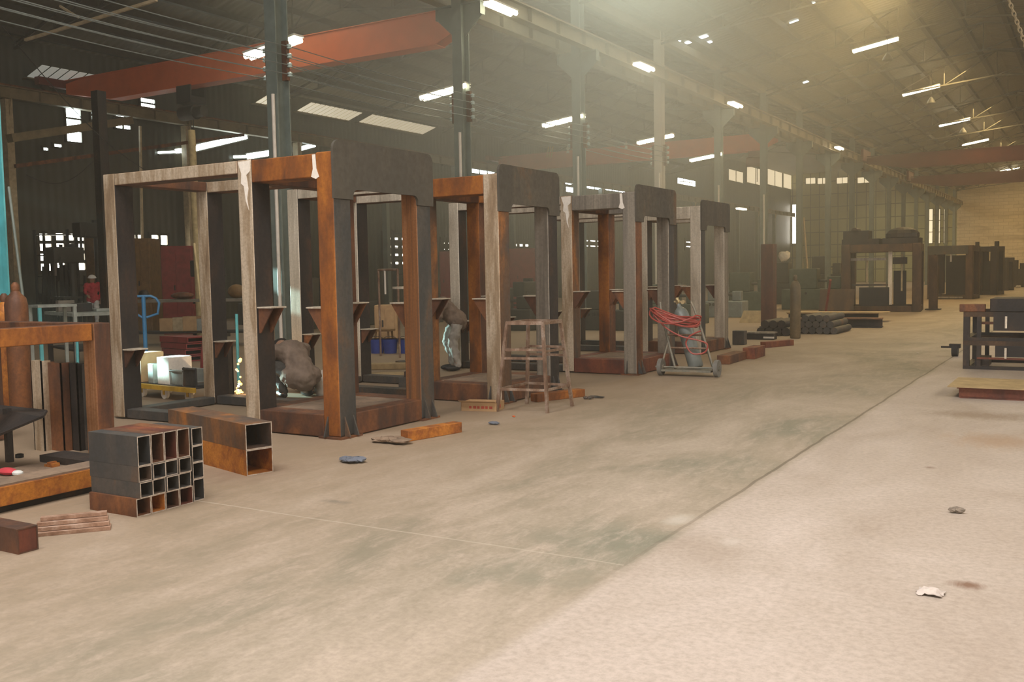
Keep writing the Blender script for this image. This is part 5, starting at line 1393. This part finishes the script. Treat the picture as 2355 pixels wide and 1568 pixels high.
o = MB().box((0, 0, 0), (.36, .13, .12)).build('steel_block', 'rust_brown', bev=.01); o.location = (X0-.06, Y0+.02, .885); tag(o, 'short brown bar on the left corner of the upper dark skid', 'steel piece')
c = G(2196, 820)
r = thing('roller', 'small dark wheel with an axle rod sticking out left of the stacked skids', 'wheel', (c.x-.02, c.y+.1, 0), 0)
MB().tube([(-.04, 0, .11), (.06, 0, .11)], .11, 20).build('wheel', 'rubber', r, smooth=True); MB().tube([(-.22, 0, .16), (.09, 0, .16)], .018, 8).build('axle_rod', 'mill_dark', r, smooth=True); MB().box((-.08, -.07, .15), (.1, .07, .22)).build('housing', 'mill_dark', r)
c = G(2205, 914)
r = thing('steel_beam', 'red-brown steel beam on the floor under the tan plate at the right', 'beam', (c.x+.7, c.y, 0), 0)
MB().box((-.7, 0, .0), (1.0, .02, .13)).build('web', 'rust_red', r); MB().box((-.68, -.05, 0), (1.0, .1, .015)).build('flange', 'rust_red', r); MB().box((-.72, -.04, .115), (1.0, .12, .13)).build('flange', 'rust_red', r); MB().box((-.7, .8, 0), (1.0, .9, .13)).build('rear_bearer', 'rust_brown', r)
o = MB().box((-.82, -.08, 0), (1.05, 1.0, .014)).build('flat_plate', 'plate_tan'); o.location = (c.x+.7, c.y, .131); tag(o, 'tan steel plate resting on the red-brown beam at the right', 'plate')

# ------------------------------------------------------------------ light
def area(name, loc, aim, sx, sy, power, col):
    l = bpy.data.lights.new(name, 'AREA'); l.shape = 'RECTANGLE'; l.size = sx; l.size_y = sy; l.energy = power; l.color = col
    o = bpy.data.objects.new(name, l); COL.objects.link(o); o.location = loc
    o.rotation_euler = (Vector(aim)-Vector(loc)).to_track_quat('-Z', 'Y').to_euler(); return o
def spot(name, loc, aim, power, col, ang, blend=.3, rad=.15):
    l = bpy.data.lights.new(name, 'SPOT'); l.energy = power; l.color = col; l.spot_size = math.radians(ang); l.spot_blend = blend; l.shadow_soft_size = rad
    o = bpy.data.objects.new(name, l); COL.objects.link(o); o.location = loc
    o.rotation_euler = (Vector(aim)-Vector(loc)).to_track_quat('-Z', 'Y').to_euler(); return o
world = bpy.data.worlds.new('world'); sc.world = world; world.use_nodes = True
world.node_tree.nodes['Background'].inputs[0].default_value = (.75, .85, 1, 1); world.node_tree.nodes['Background'].inputs[1].default_value = .8
area('doorway_daylight', ((DX0+DX1)/2, YN+.2, 2.7), ((DX0+DX1)/2, 20, 1.2), DX1-DX0-.4, 4.8, 850, (1.0, .88, .76))
# unseen overhead fill added for the near floor; no roof light is built
area('near_fill_light', (.6, 1.0, 10.2), (.6, 1.6, 0), 5.0, 6.0, 1250, (1.0, .95, .92))
area('near_fill_light_left', (-6.5, 3.0, 10.4), (-6.5, 3.5, 0), 3.0, 6.0, 860, (1.0, .94, .89))
for k, (y, pw) in enumerate(((17, 120), (31, 560), (47, 740), (64, 700), (82, 680), (102, 850))):
    area('bay_fill_light', (-6.0, y, 10.4), (-6.0, y, 0), 1.6, 7, pw, (1.0, .70, .30))  # area lights added to stand for the lamp row; no roof lights built
for k, (y, pw) in enumerate(((18, 140), (40, 160), (62, 260), (84, 380), (103, 420))):
    area('left_bay_fill_light', (-18.5, y, 9.9), (-18.5, y, 0), 1.2, 6, pw, (1.0, .9, .66))  # added overhead fill for the left bay, no roof lights built
# unseen fill added from the right for dark aisle faces; wall has no windows
for y in (9, 21, 33):
    area('right_fill_light', (XR-.1, y, 4.5), (XR-10, y, 3.0), 6, 2.5, 330, (1.0, .92, .80))
# sunbeams through the gaps of the left wall
for p, aim, pw, ang in (((XL+.4, 7.0, 5.5), AD(402, 842, 13.4), 260000, 1.5), ((XL+.4, 9.0, 6.5), AD(656, 906, 13.4), 60000, 1.1), ((XL+.4, 8.0, 6.0), AD(534, 850, 13.0), 80000, 1.2), ((XL+.4, 11.0, 6.5), AD(1042, 785, 16.4), 60000, 1.5),
                        ((XL+.4, 8.0, 5.8), AD(664, 690, 13.7), 70000, .6)):
    spot('sunbeam', p, aim, pw, (.62, 1.0, .97), ang, .4, .05)
pg = AD(548, 890, 13.3); l = bpy.data.lights.new('grinding_glow', 'POINT'); l.energy = 12; l.color = (1, .7, .4); l.shadow_soft_size = .05
o = bpy.data.objects.new('grinding_glow', l); COL.objects.link(o); o.location = pg
# dusty air
HAZE = .0020
if HAZE:
    m = bpy.data.materials.new('dusty_air'); m.use_nodes = True; N = m.node_tree.nodes; L = m.node_tree.links
    N.remove(N['Principled BSDF']); vsn = N.new('ShaderNodeVolumeScatter'); vsn.inputs['Color'].default_value = (.95, .92, .80, 1); vsn.inputs['Density'].default_value = HAZE; vsn.inputs['Anisotropy'].default_value = .35
    L.new(vsn.outputs[0], N['Material Output'].inputs['Volume']); M['dusty_air'] = m
    o = struct(MB().box((XL-.2, YN+.01, -.2), (XR+.2, YF+.2, 12.5)), 'dusty_air', 'dusty_air'); o['kind'] = 'stuff'
    tag(o, 'thin dusty haze filling the whole hall', 'haze', kind='stuff')
# plume of dust shaped to give the pale glow, with its own added light
PC = AD(1360, -90, 25); PR = 12.5
m = bpy.data.materials.new('glow_plume'); m.use_nodes = True; N = m.node_tree.nodes; L = m.node_tree.links
N.remove(N['Principled BSDF']); vsn = N.new('ShaderNodeVolumeScatter'); vsn.inputs['Color'].default_value = (.93, .97, .86, 1); vsn.inputs['Anisotropy'].default_value = .2
tc = N.new('ShaderNodeTexCoord'); gr = N.new('ShaderNodeTexGradient'); gr.gradient_type = 'QUADRATIC_SPHERE'; mp = N.new('ShaderNodeMapping'); mp.inputs['Scale'].default_value = (1/PR, 1/PR, 1/PR)
L.new(tc.outputs['Object'], mp.inputs['Vector']); L.new(mp.outputs['Vector'], gr.inputs['Vector'])
ml = N.new('ShaderNodeMath'); ml.operation = 'MULTIPLY'; ml.inputs[1].default_value = .19; L.new(gr.outputs['Fac'], ml.inputs[0]); L.new(ml.outputs[0], vsn.inputs['Density'])
L.new(vsn.outputs[0], N['Material Output'].inputs['Volume']); M['glow_plume'] = m
q = MB().ball((0, 0, 0), PR, 24); o = q.build('glow_plume', 'glow_plume'); o.location = PC
tag(o, 'pale plume of dust added for the glow under the roof at the top middle', 'dust', kind='stuff')
area('plume_fill_light', PC + Vector((.5, .5, .2)), PC + Vector((.5, .5, -9)), 5.0, 6.0, 400, (.92, 1.0, .80))  # light added for the plume; the roof has no opening here
vs_ = sc.view_settings
vs_.view_transform = 'Standard'; vs_.look = 'None'; vs_.gamma = 1.0; vs_.exposure = 0.14; vs_.use_curve_mapping = False
sc.cycles.use_denoising = True
sc.cycles.max_bounces = 5; sc.cycles.diffuse_bounces = 3; sc.cycles.glossy_bounces = 2; sc.cycles.volume_bounces = 1
sc.cycles.sample_clamp_indirect = 4.0
sc.cycles.volume_step_rate = 8.0; sc.cycles.volume_max_steps = 48
sc.cycles.use_adaptive_sampling = True; sc.cycles.adaptive_threshold = .07
